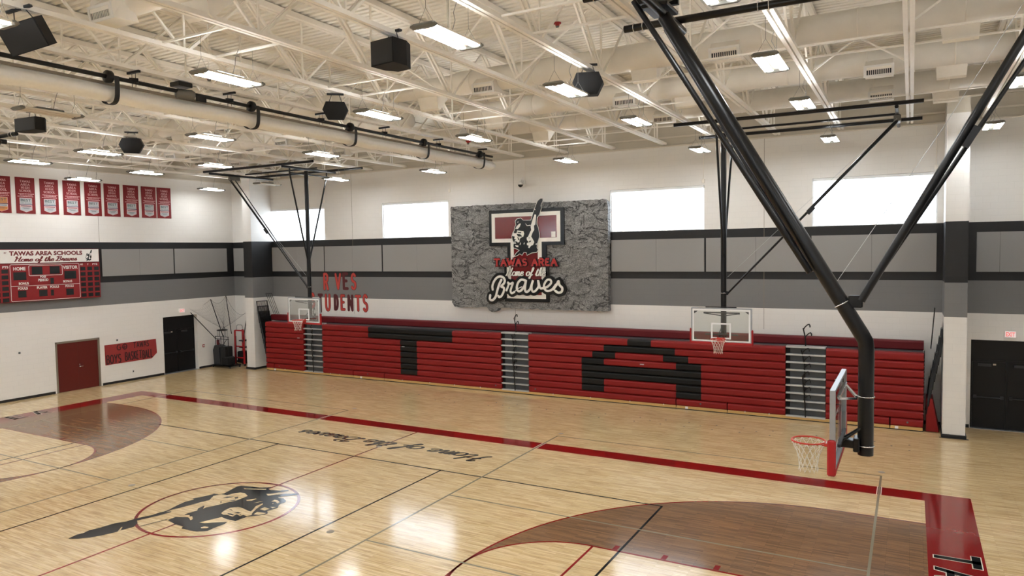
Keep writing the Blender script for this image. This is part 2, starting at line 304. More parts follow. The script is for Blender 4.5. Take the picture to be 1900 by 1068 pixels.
# traced outlines, metres: floor plan (x, y) and sign face (x, z)
DATA = {"emb_black":{"upper":[[-0.945,-0.613],[-1.008,-0.403],[-1.055,-0.162],[-0.999,0.066],[-1.087,0.08],[-0.979,0.319],[-0.918,0.485],[-0.921,0.566],[-0.759,0.574],[-0.713,0.696],[-0.804,1.015],[-0.856,1.204],[-0.805,1.287],[-0.508,1.351],[-0.265,1.395],[-0.102,1.487],[-0.013,1.56],[-0.008,1.424],[0.135,1.381],[0.352,1.443],[0.528,1.586],[0.601,1.538],[0.499,1.392],[0.344,1.189],[0.554,1.211],[0.659,1.328],[0.947,1.514],[1.029,1.446],[0.798,1.197],[0.701,1.095],[0.772,1.051],[0.894,1.085],[1.055,1.008],[1.137,0.919],[1.112,0.795],[1.15,0.698],[1.256,0.568],[1.231,0.42],[1.2,0.308],[1.332,0.208],[1.329,0.113],[1.205,-0.027],[1.082,-0.148],[1.059,-0.296],[1.052,-0.455],[0.92,-0.455],[0.939,-0.578],[0.984,-0.687],[0.958,-0.893],[0.978,-1.113],[0.813,-1.237],[0.562,-1.279],[0.46,-1.318],[0.615,-1.253],[0.351,-1.28],[0.286,-1.181],[0.008,-1.185],[-0.362,-1.093],[-0.374,-0.891],[-0.075,-0.771],[-0.057,-0.783],[-0.191,-0.666],[-0.31,-0.725],[-0.33,-0.632],[-0.281,-0.403],[-0.382,-0.308],[-0.422,-0.13],[-0.374,-0.131],[-0.505,0.159],[-0.561,0.261],[-0.742,0.356],[-0.63,0.2],[-0.701,0.01],[-0.715,-0.109],[-0.777,-0.281],[-0.804,-0.369],[-0.712,-0.151],[-0.806,-0.458],[-0.873,-0.628]],
"feather":[[-1.308,-2.723],[-1.359,-2.52],[-1.32,-2.395],[-1.362,-2.265],[-1.298,-2.058],[-1.257,-1.769],[-1.121,-1.564],[-1.116,-1.468],[-1.056,-1.24],[-0.966,-1.06],[-0.963,-0.888],[-0.921,-0.793],[-0.93,-0.606],[-0.873,-0.628],[-0.856,-0.785],[-0.781,-0.713],[-0.748,-0.736],[-0.79,-0.973],[-0.9,-1.276],[-0.961,-1.437],[-0.859,-1.479],[-0.737,-1.601],[-0.671,-1.693],[-0.744,-1.949],[-0.824,-1.867],[-0.893,-1.804],[-0.909,-1.821],[-0.735,-2.017],[-0.833,-2.279],[-0.946,-2.48],[-1.115,-2.631]],
"quill":[[-0.597,-1.612],[-0.52,-1.365],[-0.426,-1.055],[-0.399,-1.074],[-0.497,-1.381],[-0.571,-1.626]]},"emb_light":{"b":[[0.361,-0.275],[0.289,-0.12],[0.256,0.057],[0.381,0.183],[0.547,0.177],[0.74,0.128],[0.888,0.106],[0.833,0.222],[0.712,0.407],[0.712,0.607],[0.763,0.582],[0.82,0.411],[0.89,0.25],[0.993,0.063],[1.081,-0.033],[1.052,-0.14],[0.907,-0.111],[0.896,-0.195],[0.74,-0.157],[0.777,-0.3],[0.593,-0.276],[0.477,-0.31]],
"c":[[0.406,-0.875],[0.492,-0.646],[0.573,-0.424],[0.698,-0.453],[0.804,-0.468],[1.008,-0.455],[0.932,-0.573],[0.759,-0.681],[0.535,-0.854]],
"d":[[0.681,-1.052],[0.698,-0.98],[0.818,-0.954],[0.841,-1.015],[0.734,-1.076]],
"e":[[-0.606,1.181],[-0.506,1.179],[-0.027,1.398],[0.014,1.344],[-0.503,1.135]],
"f":[[0.258,1.13],[0.496,1.264],[0.629,1.357],[0.606,1.291],[0.404,1.05]],
"g":[[0.172,0.597],[0.296,0.773],[0.349,0.763],[0.329,0.622],[0.233,0.565]],
"g2":[[0.489,0.522],[0.558,0.684],[0.612,0.721],[0.569,0.613]],
"h":[[0.797,0.792],[0.775,0.921],[0.878,0.92],[1.012,0.858],[1.033,0.766],[0.899,0.827]],
"h2":[[0.923,0.702],[0.927,0.749],[0.978,0.689]],
"i":[[0.958,0.308],[0.953,0.452],[1.154,0.43],[1.126,0.296]],
"i2":[[1.05,0.525],[1.207,0.583],[1.177,0.49]],
"j":[[1.089,0.017],[1.04,0.157],[1.127,0.177],[1.294,0.203],[1.292,0.127],[1.214,0.042]],
"k":[[1.067,-0.247],[1.11,-0.134],[1.215,-0.036],[1.189,-0.127],[1.104,-0.26]],
"l":[[-0.303,-0.722],[-0.112,-0.742],[-0.068,-0.697],[0.091,-0.8],[0.115,-0.878],[-0.064,-0.787],[-0.224,-0.798]],
"up":[[-0.722,0.339],[-0.788,0.441],[-0.711,0.614],[-0.527,0.624],[-0.508,0.769],[-0.387,0.911],[-0.262,0.929],[-0.025,0.817],[-0.019,0.66],[-0.014,0.515],[-0.046,0.385],[-0.126,0.218],[-0.126,0.142],[-0.18,0.014],[-0.2,-0.045],[-0.267,-0.177],[-0.255,-0.269],[-0.393,-0.116],[-0.505,0.159],[-0.554,0.264]]},"emb_dots":{"a":[[-0.461,0.442],[-0.444,0.556],[-0.287,0.645],[-0.355,0.483]],
"b":[[-0.238,0.594],[-0.191,0.665],[-0.099,0.594],[-0.136,0.539]],
"c":[[-0.292,0.238],[-0.283,0.268],[-0.163,0.149]],
"d":[[-0.182,0.38],[-0.067,0.52],[-0.048,0.426]],
"e":[[0.6,-0.118],[0.645,-0.039],[0.785,-0.05],[0.733,-0.113]],
"f":[[0.49,-0.21],[0.592,-0.183],[0.733,-0.207],[0.715,-0.248],[0.579,-0.246]],
"g":[[0.81,-0.131],[0.838,-0.108],[0.872,-0.156],[0.83,-0.158]],
"h":[[0.276,-0.016],[0.369,0.002],[0.51,-0.058],[0.381,-0.027]]},"head":[[-0.562,5.598],[-0.459,5.736],[-0.298,5.861],[-0.427,5.913],[-0.571,5.953],[-0.592,6.03],[-0.572,6.182],[-0.623,6.284],[-0.655,6.437],[-0.618,6.563],[-0.529,6.687],[-0.497,6.837],[-0.453,6.912],[-0.479,7.064],[-0.405,7.162],[-0.204,7.193],[-0.091,7.101],[0.249,7.09],[0.292,7.163],[0.337,7.311],[0.425,7.531],[0.497,7.701],[0.583,7.87],[0.71,7.963],[0.821,7.958],[0.825,7.859],[0.733,7.666],[0.759,7.566],[0.673,7.323],[0.559,7.178],[0.545,7.03],[0.541,6.906],[0.608,6.755],[0.647,6.556],[0.659,6.406],[0.601,6.259],[0.543,6.111],[0.526,5.962],[0.581,5.861],[0.509,5.762],[0.284,5.74],[0.056,5.642],[0.029,5.756],[-0.085,5.77],[-0.172,5.645],[-0.286,5.709],[-0.403,5.634]],
"head_white":[[[0.435,7.319],[0.505,7.304],[0.488,7.082],[0.465,6.908],[0.4,6.861],[0.411,6.686],[0.325,6.564],[0.266,6.416],[0.349,6.289],[0.404,6.188],[0.345,6.064],[0.261,6.041],[0.174,5.942],[0.118,5.968],[0.147,6.043],[0.063,6.069],[0.064,6.144],[0.15,6.193],[0.066,6.27],[0.054,6.37],[0.125,6.419],[0.213,6.592],[0.271,6.69],[0.245,6.815],[0.289,6.964],[0.363,7.16]],[[-0.47,6.756],[-0.41,6.86],[-0.294,6.957],[-0.207,6.967],[-0.267,6.831],[-0.355,6.745]],[[-0.634,6.462],[-0.559,6.612],[-0.516,6.56],[-0.415,6.583],[-0.384,6.683],[-0.098,6.65],[-0.057,6.548],[-0.102,6.424],[-0.217,6.376],[-0.276,6.327],[-0.292,6.201],[-0.364,6.178],[-0.421,6.229],[-0.508,6.231],[-0.566,6.207],[-0.449,6.306],[-0.535,6.333],[-0.504,6.433]],[[-0.581,6.182],[-0.48,6.192],[-0.452,6.141],[-0.567,6.143]],[[-0.496,6.074],[-0.338,6.051],[-0.353,5.988],[-0.454,6.002]],[[-0.249,6.175],[-0.221,6.175],[-0.251,6.075],[-0.28,6.08]],[[-0.072,6.172],[-0.035,6.171],[-0.065,6.097],[-0.099,6.11]],[[-0.008,6.973],[0.09,6.883],[0.232,6.903],[0.26,6.865],[0.076,6.85]],[[0.473,6.112],[0.509,6.136],[0.514,6.074],[0.472,6.067]],[[-0.393,7.016],[-0.32,7.071],[-0.336,7.009]],[[0.41,7.482],[0.453,7.542],[0.494,7.498],[0.452,7.51]]],
"head_black":[[[-0.386,6.62],[-0.185,6.607],[-0.214,6.565],[-0.329,6.575]],[[-0.416,6.545],[-0.244,6.523],[-0.145,6.425],[-0.331,6.429],[-0.374,6.455]],[[-0.389,6.431],[-0.332,6.379],[-0.291,6.277],[-0.348,6.291]],[[0.179,6.242],[0.264,6.253],[0.235,6.191],[0.149,6.168]],[[0.139,6.368],[0.195,6.38],[0.18,6.33]]],
"braves":[[[[-1.607,4.198],[-1.617,4.365],[-1.502,4.603],[-1.308,4.751],[-1.105,4.735],[-1.012,4.606],[-1.056,4.465],[-1.193,4.341],[-1.059,4.276],[-1.076,4.111],[-1.188,3.932],[-1.297,3.883],[-1.337,3.937]],0.085],[[[-1.175,4.617],[-1.287,4.415],[-1.374,4.178],[-1.475,3.892],[-1.629,3.751],[-1.753,3.791],[-1.736,3.954]],0.09],[[[-0.931,4.172],[-0.827,4.42],[-0.866,4.513],[-0.76,4.448],[-0.62,4.503],[-0.682,4.327],[-0.738,4.163],[-0.686,4.058],[-0.552,4.118]],0.075],[[[-0.552,4.118],[-0.417,4.237],[-0.204,4.333]],0.03],[[[-0.003,4.589],[-0.199,4.634],[-0.359,4.517],[-0.437,4.283],[-0.352,4.145],[-0.193,4.216],[-0.045,4.427],[0.005,4.613],[-0.041,4.334],[-0.036,4.172],[0.055,4.127],[0.2,4.245]],0.085],[[[0.2,4.245],[0.335,4.615],[0.267,4.361],[0.302,4.154],[0.432,4.167],[0.589,4.364],[0.567,4.616],[0.616,4.433],[0.678,4.285],[0.805,4.298]],0.08],[[[0.78,4.286],[0.984,4.345],[1.163,4.506],[1.127,4.631],[0.975,4.619],[0.846,4.435],[0.868,4.253],[1.007,4.175],[1.21,4.246],[1.375,4.44]],0.08],[[[1.26,4.246],[1.413,4.441],[1.502,4.588],[1.537,4.43],[1.66,4.308],[1.633,4.161],[1.483,4.113],[1.347,4.191]],0.085]],
"hot":[[-0.916,4.701],[0.851,4.8]]}

# ------------------------------------------------------------------ mesh helpers
class MB:
    def __init__(s): s.v = []; s.f = []; s.m = []; s.sm = []; s.slots = []; s.k = 0
    def slot(s, mn):
        if mn not in s.slots: s.slots.append(mn)
        return s.slots.index(mn)
    def add(s, vs, fs, mn=None, smooth=False):
        o = len(s.v); s.v += [tuple(v) for v in vs]
        k = s.slot(mn) if mn else 0
        for f in fs:
            s.f.append([i + o for i in f]); s.m.append(k); s.sm.append(smooth)
    def box(s, x0, x1, y0, y1, z0, z1, mn=None):
        vs = [(x0, y0, z0), (x1, y0, z0), (x1, y1, z0), (x0, y1, z0), (x0, y0, z1), (x1, y0, z1), (x1, y1, z1), (x0, y1, z1)]
        s.add(vs, [(0, 3, 2, 1), (4, 5, 6, 7), (0, 1, 5, 4), (1, 2, 6, 5), (2, 3, 7, 6), (3, 0, 4, 7)], mn)
    def bbox(s, x0, x1, y0, y1, z0, z1, b=0.01, mn=None):
        """box with bevelled edges (chamfered octagon outline in all directions)"""
        vs = []; 
        for (xx, yy, zz, d) in ((x0, y0, z0, 0),):
            pass
        def ring(z, i):
            return [(x0 + i, y0 + i + b, z), (x0 + i + b, y0 + i, z), (x1 - i - b, y0 + i, z), (x1 - i, y0 + i + b, z),
                    (x1 - i, y1 - i - b, z), (x1 - i - b, y1 - i, z), (x0 + i + b, y1 - i, z), (x0 + i, y1 - i - b, z)]
        rs = [ring(z0, b), ring(z0 + b, 0), ring(z1 - b, 0), ring(z1, b)]
        for r in rs: vs += r
        fs = [tuple(reversed(range(8))), tuple(range(24, 32))]
        for k in range(3):
            for j in range(8):
                a = k * 8 + j; c = k * 8 + (j + 1) % 8
                fs.append((a, c, c + 8, a + 8))
        s.add(vs, fs, mn)
    def beam(s, p0, p1, w, h, mn=None, upv=(0, 0, 1)):
        """rectangular bar from p0 to p1; w sideways, h along up"""
        p0 = Vector(p0); p1 = Vector(p1); d = (p1 - p0).normalized(); u = Vector(upv)
        a = d.cross(u)
        if a.length < 1e-4: a = d.cross(Vector((1, 0, 0)))
        a.normalize(); c = a.cross(d).normalized()
        vs = []
        for p in (p0, p1):
            for (i, j) in ((-1, -1), (1, -1), (1, 1), (-1, 1)): vs.append(p + a * (w / 2 * i) + c * (h / 2 * j))
        s.add(vs, [(0, 1, 2, 3), (7, 6, 5, 4), (0, 4, 5, 1), (1, 5, 6, 2), (2, 6, 7, 3), (3, 7, 4, 0)], mn)
    def tube(s, pts, r, n=12, mn=None, r1=None, cap=True, closed=False):
        pts = [Vector(p) for p in pts]; N = len(pts)
        rr = [r] * N if r1 is None else [r + (r1 - r) * i / (N - 1) for i in range(N)]
        vs = []; prev = None
        for i, p in enumerate(pts):
            if closed: d = pts[(i + 1) % N] - pts[i - 1]
            elif i == 0: d = pts[1] - pts[0]
            elif i == N - 1: d = pts[-1] - pts[-2]
            else: d = (pts[i + 1] - pts[i]).normalized() + (pts[i] - pts[i - 1]).normalized()
            d.normalize()
            if prev is None:
                a = d.cross(Vector((0, 0, 1)))
                if a.length < 1e-3: a = d.cross(Vector((1, 0, 0)))
            else:
                a = prev - d * prev.dot(d)
            a.normalize(); prev = a; b = d.cross(a)
            k = 1.0
            if 0 < i < N - 1 and not closed:
                c = (pts[i + 1] - pts[i]).normalized().dot((pts[i] - pts[i - 1]).normalized())
                k = 1 / max(0.5, math.sqrt((1 + c) / 2))
            for j in range(n):
                t = 2 * math.pi * j / n
                vs.append(p + (a * math.cos(t) + b * math.sin(t)) * rr[i] * (k if k > 1.02 else 1))
        fs = []
        for i in range(N if closed else N - 1):
            i2 = (i + 1) % N
            for j in range(n):
                j2 = (j + 1) % n
                fs.append((i * n + j, i * n + j2, i2 * n + j2, i2 * n + j))
        s.add(vs, fs, mn, True)
        if cap and not closed:
            s.add(vs[:n], [tuple(reversed(range(n)))], mn); s.add(vs[-n:], [tuple(range(n))], mn)
    def lathe(s, prof, c, axis, n=24, mn=None):
        """prof list of (r, t) along axis from c"""
        ax = Vector(axis).normalized(); a = ax.cross(Vector((0, 0, 1)))
        if a.length < 1e-3: a = Vector((1, 0, 0))
        a.normalize(); b = ax.cross(a); c = Vector(c); vs = []
        for (r, t) in prof:
            for j in range(n):
                th = 2 * math.pi * j / n
                vs.append(c + ax * t + (a * math.cos(th) + b * math.sin(th)) * max(r, 1e-4))
        fs = []
        for i in range(len(prof) - 1):
            for j in range(n):
                j2 = (j + 1) % n
                fs.append((i * n + j, i * n + j2, (i + 1) * n + j2, (i + 1) * n + j))
        s.add(vs, fs, mn, True)
    def poly(s, pts, fr, w0, w1, mn=None):
        """extruded polygon; fr maps (u, v, w) to world"""
        N = len(pts)
        tris = tessellate_polygon([[Vector((p[0], p[1], 0)) for p in pts]])
        vs = [fr(p[0], p[1], w1) for p in pts] + [fr(p[0], p[1], w0) for p in pts]
        fs = []
        # orientation
        o = fr(0, 0, 0); wdir = (Vector(fr(0, 0, 1)) - Vector(o))
        for t in tris:
            a, b, c = [Vector(vs[i]) for i in t]
            t = tuple(t)
            if (b - a).cross(c - a).dot(wdir) < 0: t = (t[0], t[2], t[1])
            fs.append(t)
            if w0 != w1: fs.append(tuple(N + i for i in (t[0], t[2], t[1])))
        if w0 != w1:
            for i in range(N):
                j = (i + 1) % N; fs.append((i, j, N + j, N + i))
        s.add(vs, fs, mn)
    def rect(s, u0, u1, v0, v1, fr, w0, w1, mn=None):
        s.poly([(u0, v0), (u1, v0), (u1, v1), (u0, v1)], fr, w0, w1, mn)
    def ribbon(s, pts, width, fr, w0, w1, mn=None, smooth_n=5, taper=False, caps=True):
        """stroke of a brush: centre line pts, in the plane of fr"""
        P = [Vector((p[0], p[1])) for p in pts]
        if smooth_n and len(P) > 2:
            Q = []
            for i in range(len(P) - 1):
                p0 = P[max(i - 1, 0)]; p1 = P[i]; p2 = P[i + 1]; p3 = P[min(i + 2, len(P) - 1)]
                for k in range(smooth_n):
                    t = k / smooth_n
                    Q.append(0.5 * ((2 * p1) + (p2 - p0) * t + (2 * p0 - 5 * p1 + 4 * p2 - p3) * t * t + (3 * p1 - p0 - 3 * p2 + p3) * t ** 3))
            Q.append(P[-1]); P = Q
        N = len(P); L = []; R = []
        s.k += 1; w1 = w1 + s.k * 7e-5; up_ = lambda i: w1 + 6e-5 * i / N     # strokes lie on one another like paint, never in one plane
        for i in range(N):
            d = P[min(i + 1, N - 1)] - P[max(i - 1, 0)]
            if d.length < 1e-9: d = Vector((1, 0))
            d.normalize(); nrm = Vector((-d.y, d.x))
            w = width / 2
            if callable(taper): w = taper(i / (N - 1), d) / 2
            L.append(P[i] + nrm * w); R.append(P[i] - nrm * w)
        vs = [fr(p.x, p.y, up_(i)) for i, p in enumerate(L)] + [fr(p.x, p.y, up_(i)) for i, p in enumerate(R)] + [fr(p.x, p.y, w0) for p in L] + [fr(p.x, p.y, w0) for p in R]
        fs = []
        for i in range(N - 1):
            fs += [(i, N + i, N + i + 1, i + 1), (2 * N + i, 2 * N + i + 1, 3 * N + i + 1, 3 * N + i), (i, i + 1, 2 * N + i + 1, 2 * N + i), (N + i + 1, N + i, 3 * N + i, 3 * N + i + 1)]
        fs += [(0, 2 * N, 3 * N, N), (N - 1, 2 * N - 1, 4 * N - 1, 3 * N - 1)]
        s.add(vs, fs, mn)
        if caps:
            for c_, p in enumerate((P[0], P[-1])):
                s.poly([(p.x + width / 2 * math.cos(t * math.pi / 5), p.y + width / 2 * math.sin(t * math.pi / 5)) for t in range(10)], fr, w0, w1 - 2e-5 * (1 + c_), mn)
    def build(s, name, mn=None, parent=None, loc=None):
        me = bpy.data.meshes.new(name)
        me.from_pydata(s.v, [], s.f)
        if mn and not s.slots: me.materials.append(MATS[mn])
        else:
            if mn and None: pass
            for q in s.slots: me.materials.append(MATS[q])
        if s.slots:
            me.polygons.foreach_set('material_index', s.m)
        me.polygons.foreach_set('use_smooth', s.sm)
        me.update()
        o = bpy.data.objects.new(name, me); COL.objects.link(o)
        if parent: o.parent = parent
        if loc: o.location = loc
        return o

def tag(o, label, cat, group=None, kind=None):
    if label: o['label'] = label
    if cat: o['category'] = cat
    if group: o['group'] = group
    if kind: o['kind'] = kind
    return o
def empty(name, loc=(0, 0, 0), rz=0.0, label=None, cat=None, group=None):
    o = bpy.data.objects.new(name, None); COL.objects.link(o)
    o.location = loc; o.rotation_euler = (0, 0, rz); o.empty_display_size = 0.2
    return tag(o, label, cat, group)
def struct(o): o['kind'] = 'structure'; return o
KIDS = {}
def kids(o): return [c for c in bpy.data.objects if c.parent == o]
def copy_tree(o, parent=None):
    c = o.copy(); COL.objects.link(c); c.parent = parent
    for ch in kids(o): copy_tree(ch, c)
    return c

FLOOR = lambda u, v, w: (u, v, w)
BACK = lambda Y: (lambda u, v, w: (u, Y - w, v))            # wall seen looking +Y
LEFT = lambda X: (lambda u, v, w: (X + w, u, v))            # wall seen looking -X
def off(fr, du, dv, s=1.0, rot=0.0):
    c, si = math.cos(rot) * s, math.sin(rot) * s
    return lambda u, v, w: fr(du + u * c - v * si, dv + u * si + v * c, w)

def text_polys(body, bold=0.0, shear=0.0):
    cu = bpy.data.curves.new('t', 'FONT'); cu.body = body; cu.offset = bold; cu.shear = shear
    cu.resolution_u = 3; cu.fill_mode = 'FRONT'
    ob = bpy.data.objects.new('t', cu); COL.objects.link(ob)
    me = bpy.data.meshes.new_from_object(ob)
    vs = [tuple(v.co) for v in me.vertices]; fs = [tuple(p.vertices) for p in me.polygons]
    bpy.data.objects.remove(ob); bpy.data.curves.remove(cu); bpy.data.meshes.remove(me)
    return vs, fs
def text(mb, body, u0, u1, v0, v1, fr, w, mn, bold=0.0, shear=0.0):
    """flat lettering fitted to the rectangle u0..u1, v0..v1"""
    vs, fs = text_polys(body, bold, shear)
    xs = [v[0] for v in vs]; ys = [v[1] for v in vs]
    ax, bx, ay, by = min(xs), max(xs), min(ys), max(ys)
    vv = [fr(u0 + (v[0] - ax) / (bx - ax) * (u1 - u0), v0 + (v[1] - ay) / (by - ay) * (v1 - v0), w) for v in vs]
    mb.add(vv, fs, mn)

# slab-serif stroke capitals in a 1 x 1 cell (x is scaled by the advance)
def arc(cx, cy, rx, ry, a0, a1, n=8):
    return [(cx + rx * math.cos(math.radians(a0 + (a1 - a0) * i / n)), cy + ry * math.sin(math.radians(a0 + (a1 - a0) * i / n))) for i in range(n + 1)]
CAPS = {
 'A': ([[(0.05, 0), (0.5, 1)], [(0.5, 1), (0.95, 0)], [(0.22, .35), (0.78, .35)]], [(0.05, 0), (0.95, 0)], 1.0),
 'B': ([[(0.15, 0), (0.15, 1)], [(0.15, 1), (0.6, 1)] + arc(0.6, .76, .28, .24, 90, -90) + [(0.15, .52)], [(0.6, .52)] + arc(0.6, .26, .32, .26, 90, -90) + [(0.15, 0)]], [], .9),
 'C': ([arc(0.52, .5, .4, .5, 45, 315, 14)], [], .95),
 'D': ([[(0.15, 0), (0.15, 1)], [(0.15, 1), (0.45, 1)] + arc(0.45, .5, .45, .5, 90, -90, 10) + [(0.15, 0)]], [], .95),
 'E': ([[(0.15, 0), (0.15, 1)], [(0.15, 1), (0.85, 1)], [(0.15, .52), (0.7, .52)], [(0.15, 0), (0.88, 0)]], [], .85),
 'G': ([arc(0.52, .5, .4, .5, 45, 330, 14), [(0.87, .25), (0.87, .5), (0.6, .5)]], [], 1.0),
 'H': ([[(0.15, 0), (0.15, 1)], [(0.85, 0), (0.85, 1)], [(0.15, .52), (0.85, .52)]], [(0.15, 0), (0.85, 0), (0.15, 1), (0.85, 1)], 1.0),
 'I': ([[(0.5, 0), (0.5, 1)]], [(0.5, 0), (0.5, 1)], .5),
 'K': ([[(0.15, 0), (0.15, 1)], [(0.85, 1), (0.15, .45)], [(0.35, .6), (0.9, 0)]], [], .9),
 'L': ([[(0.15, 1), (0.15, 0)], [(0.15, 0), (0.85, 0)]], [(0.15, 1)], .85),
 'N': ([[(0.12, 0), (0.12, 1)], [(0.12, 1), (0.88, 0)], [(0.88, 0), (0.88, 1)]], [], 1.0),
 'O': ([arc(0.5, .5, .43, .5, 0, 360, 20)], [], 1.0),
 'R': ([[(0.15, 0), (0.15, 1)], [(0.15, 1), (0.55, 1)] + arc(0.55, .75, .3, .25, 90, -90) + [(0.15, .5)], [(0.5, .5), (0.9, 0)]], [(0.15, 0), (0.9, 0)], .95),
 'S': ([arc(0.5, .75, .36, .25, 30, 270, 10) + arc(0.5, .25, .38, .25, 90, -150, 10)], [], .85),
 'T': ([[(0.5, 0), (0.5, 1)], [(0.02, 1), (0.98, 1)]], [(0.5, 0)], 1.12),
 'U': ([[(0.12, 1), (0.12, .35)] + arc(0.5, .35, .38, .35, 180, 360, 8) + [(0.88, 1)]], [], 1.0),
 'V': ([[(0.04, 1), (0.5, 0)], [(0.5, 0), (0.96, 1)]], [], .95),
 'W': ([[(0.02, 1), (0.27, 0)], [(0.27, 0), (0.5, .9)], [(0.5, .9), (0.73, 0)], [(0.73, 0), (0.98, 1)]], [(0.02, 1), (0.98, 1)], 1.35),
 'Y': ([[(0.05, 1), (0.5, .45)], [(0.95, 1), (0.5, .45)], [(0.5, .45), (0.5, 0)]], [], .95),
 ' ': ([], [], .5),
}
def serif(mb, body, u0, u1, v0, v1, fr, w0, w1, mn, sw=0.16, slab=True, grow=0.0):
    tot = sum(CAPS[c][2] + .18 for c in body) - .18
    k = (u1 - u0) / tot; h = v1 - v0; x = u0
    for c in body:
        st, se, adv = CAPS[c]; W = adv * k
        for q in st:
            mb.ribbon([(x + p[0] * W, v0 + h * (sw * .5 + p[1] * (1 - sw))) for p in q], sw * h * (.95) + grow, fr, w0, w1, mn, smooth_n=0, caps=False)
        if slab:
            for p in se:
                uu = x + p[0] * W; vv = v0 + h * (0.04 if p[1] == 0 else 0.96)
                mb.rect(uu - sw * h * .85 - grow / 2, uu + sw * h * .85 + grow / 2, vv - h * .045 - grow / 2, vv + h * .045 + grow / 2, fr, w0, w1 - 4e-5, mn)
        x += (adv + .18) * k

# joined-up script, x-height 0.5
SCR = {
 'H': ([[(.0, .85), (.12, 1), (.2, .9), (.12, .2), (.0, 0)], [(.7, 1), (.6, .5), (.52, .1), (.65, 0), (.78, .12)], [(.05, .5), (.35, .58), (.68, .52)]], .82),
 'o': ([arc(.22, .25, .19, .25, 80, 440, 14), [(.25, .48), (.5, .42)]], .46),
 'm': ([[(.0, .5), (.06, .4), (.02, 0)], [(.03, .25), (.16, .5), (.22, .4), (.2, 0)], [(.21, .25), (.36, .5), (.44, .4), (.42, .08), (.5, 0), (.6, .12)]], .62),
 'e': ([[(.02, .22), (.3, .3), (.28, .48), (.12, .46), (.03, .2), (.16, 0), (.42, .14)]], .44),
 'f': ([[(.02, .1), (.3, .6), (.36, .95), (.26, .98), (.2, .5), (.12, -.3), (.02, -.32), (.08, -.1), (.4, .15)]], .46),
 't': ([[(.0, .1), (.2, .85)], [(.2, .85), (.08, .1), (.2, 0), (.34, .12)], [(.0, .6), (.34, .62)]], .38),
 'h': ([[(.0, .1), (.2, .8), (.16, 1), (.1, .8), (.02, 0)], [(.04, .25), (.2, .5), (.28, .4), (.24, .08), (.32, 0), (.44, .12)]], .46),
 'B': ([[(.25, .92), (.12, .3), (.0, .02), (-.1, .12)], [(-.05, .8), (.1, .98), (.42, 1), (.56, .8), (.4, .56), (.2, .54), (.5, .5), (.56, .22), (.34, 0), (.1, .08)]], .72),
 'r': ([[(.0, .05), (.1, .55), (.14, .42), (.3, .46), (.24, .1), (.32, 0), (.42, .12)]], .42),
 'a': ([[(.34, .44), (.2, .5), (.04, .28), (.08, .02), (.22, .06), (.36, .46), (.3, .08), (.38, 0), (.48, .12)]], .48),
 'v': ([[(.0, .44), (.08, .48), (.08, .06), (.2, 0), (.34, .3), (.32, .5), (.46, .42)]], .46),
 's': ([[(.0, .06), (.2, .54), (.2, .36), (.32, .16), (.2, 0), (.04, .06)]], .36),
 ' ': ([], .32),
}
def script(mb, body, u0, v0, length, h, fr, w0, w1, mn, sw=.1, slant=.35, grow=0.0):
    tot = sum(SCR[c][1] for c in body); k = length / tot; x = u0
    for c in body:
        st, adv = SCR[c]
        for q in st:
            pp = [(x + p[0] * k + slant * p[1] * h, v0 + p[1] * h) for p in q]
            wd = lambda t, d: (sw * (0.45 + 0.75 * abs(d.y)) * h + grow)
            mb.ribbon(pp, sw * h * .5 + grow, fr, w0, w1, mn, smooth_n=4, taper=wd, caps=True)
        x += adv * k

# ================================================================== THE SETTING
XW, YW, YN, ZD = 18.15, 15.75, -16.25, 11.30
mb = MB(); mb.box(-XW - .34, XW + .3, YN - .3, YW + .34, -0.2, 0); floor = struct(mb.build('floor', 'maple'))
floor['label'] = 'pale maple strip sports floor'

def wall_x(name, x0, x1, y0, y1, openings, horizontal=True):
    """horizontal wall along X (openings in x,z) or along Y"""
    mb = MB()
    a0, a1 = (x0, x1) if horizontal else (y0, y1)
    def put(u0, u1, z0, z1):
        if u1 - u0 < 1e-4 or z1 - z0 < 1e-4: return
        if horizontal: mb.box(u0, u1, y0, y1, z0, z1)
        else: mb.box(x0, x1, u0, u1, z0, z1)
    cuts = sorted(set([a0, a1] + [o[0] for o in openings] + [o[1] for o in openings]))
    for u0, u1 in zip(cuts[:-1], cuts[1:]):
        zs = [(o[2], o[3]) for o in openings if o[0] <= u0 + 1e-6 and o[1] >= u1 - 1e-6]
        z = 0.0
        for (b, t) in sorted(zs): put(u0, u1, z, b); z = t
        put(u0, u1, z, ZD + .1)
    return struct(mb.build(name, 'block'))

WIN = [(-15.30, -11.48), (-7.83, -4.10), (3.60, 7.29), (10.99, 14.71)]
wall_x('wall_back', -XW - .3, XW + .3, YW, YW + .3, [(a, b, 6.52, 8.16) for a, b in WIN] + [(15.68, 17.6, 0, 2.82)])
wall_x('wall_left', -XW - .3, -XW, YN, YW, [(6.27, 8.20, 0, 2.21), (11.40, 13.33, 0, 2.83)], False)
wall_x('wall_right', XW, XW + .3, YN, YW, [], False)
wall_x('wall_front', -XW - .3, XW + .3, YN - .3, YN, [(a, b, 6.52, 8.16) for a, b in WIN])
# engaged columns
for nm, x0, x1 in (('wall_column_right', 14.88, 15.47), ('wall_column_left', -15.80, -15.20)):
    yf = 14.12 if x0 > 0 else 14.42
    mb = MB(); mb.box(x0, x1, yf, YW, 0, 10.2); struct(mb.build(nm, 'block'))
    mb = MB(); mb.box(x0 - .03, x1 + .03, yf - .06, YW, 0, .1)
    mb.box(x0 - .08, x1 + .08, yf - .12, yf - .06, 0, .012)
    struct(mb.build('baseboard_' + nm[5:], 'black_rubber'))
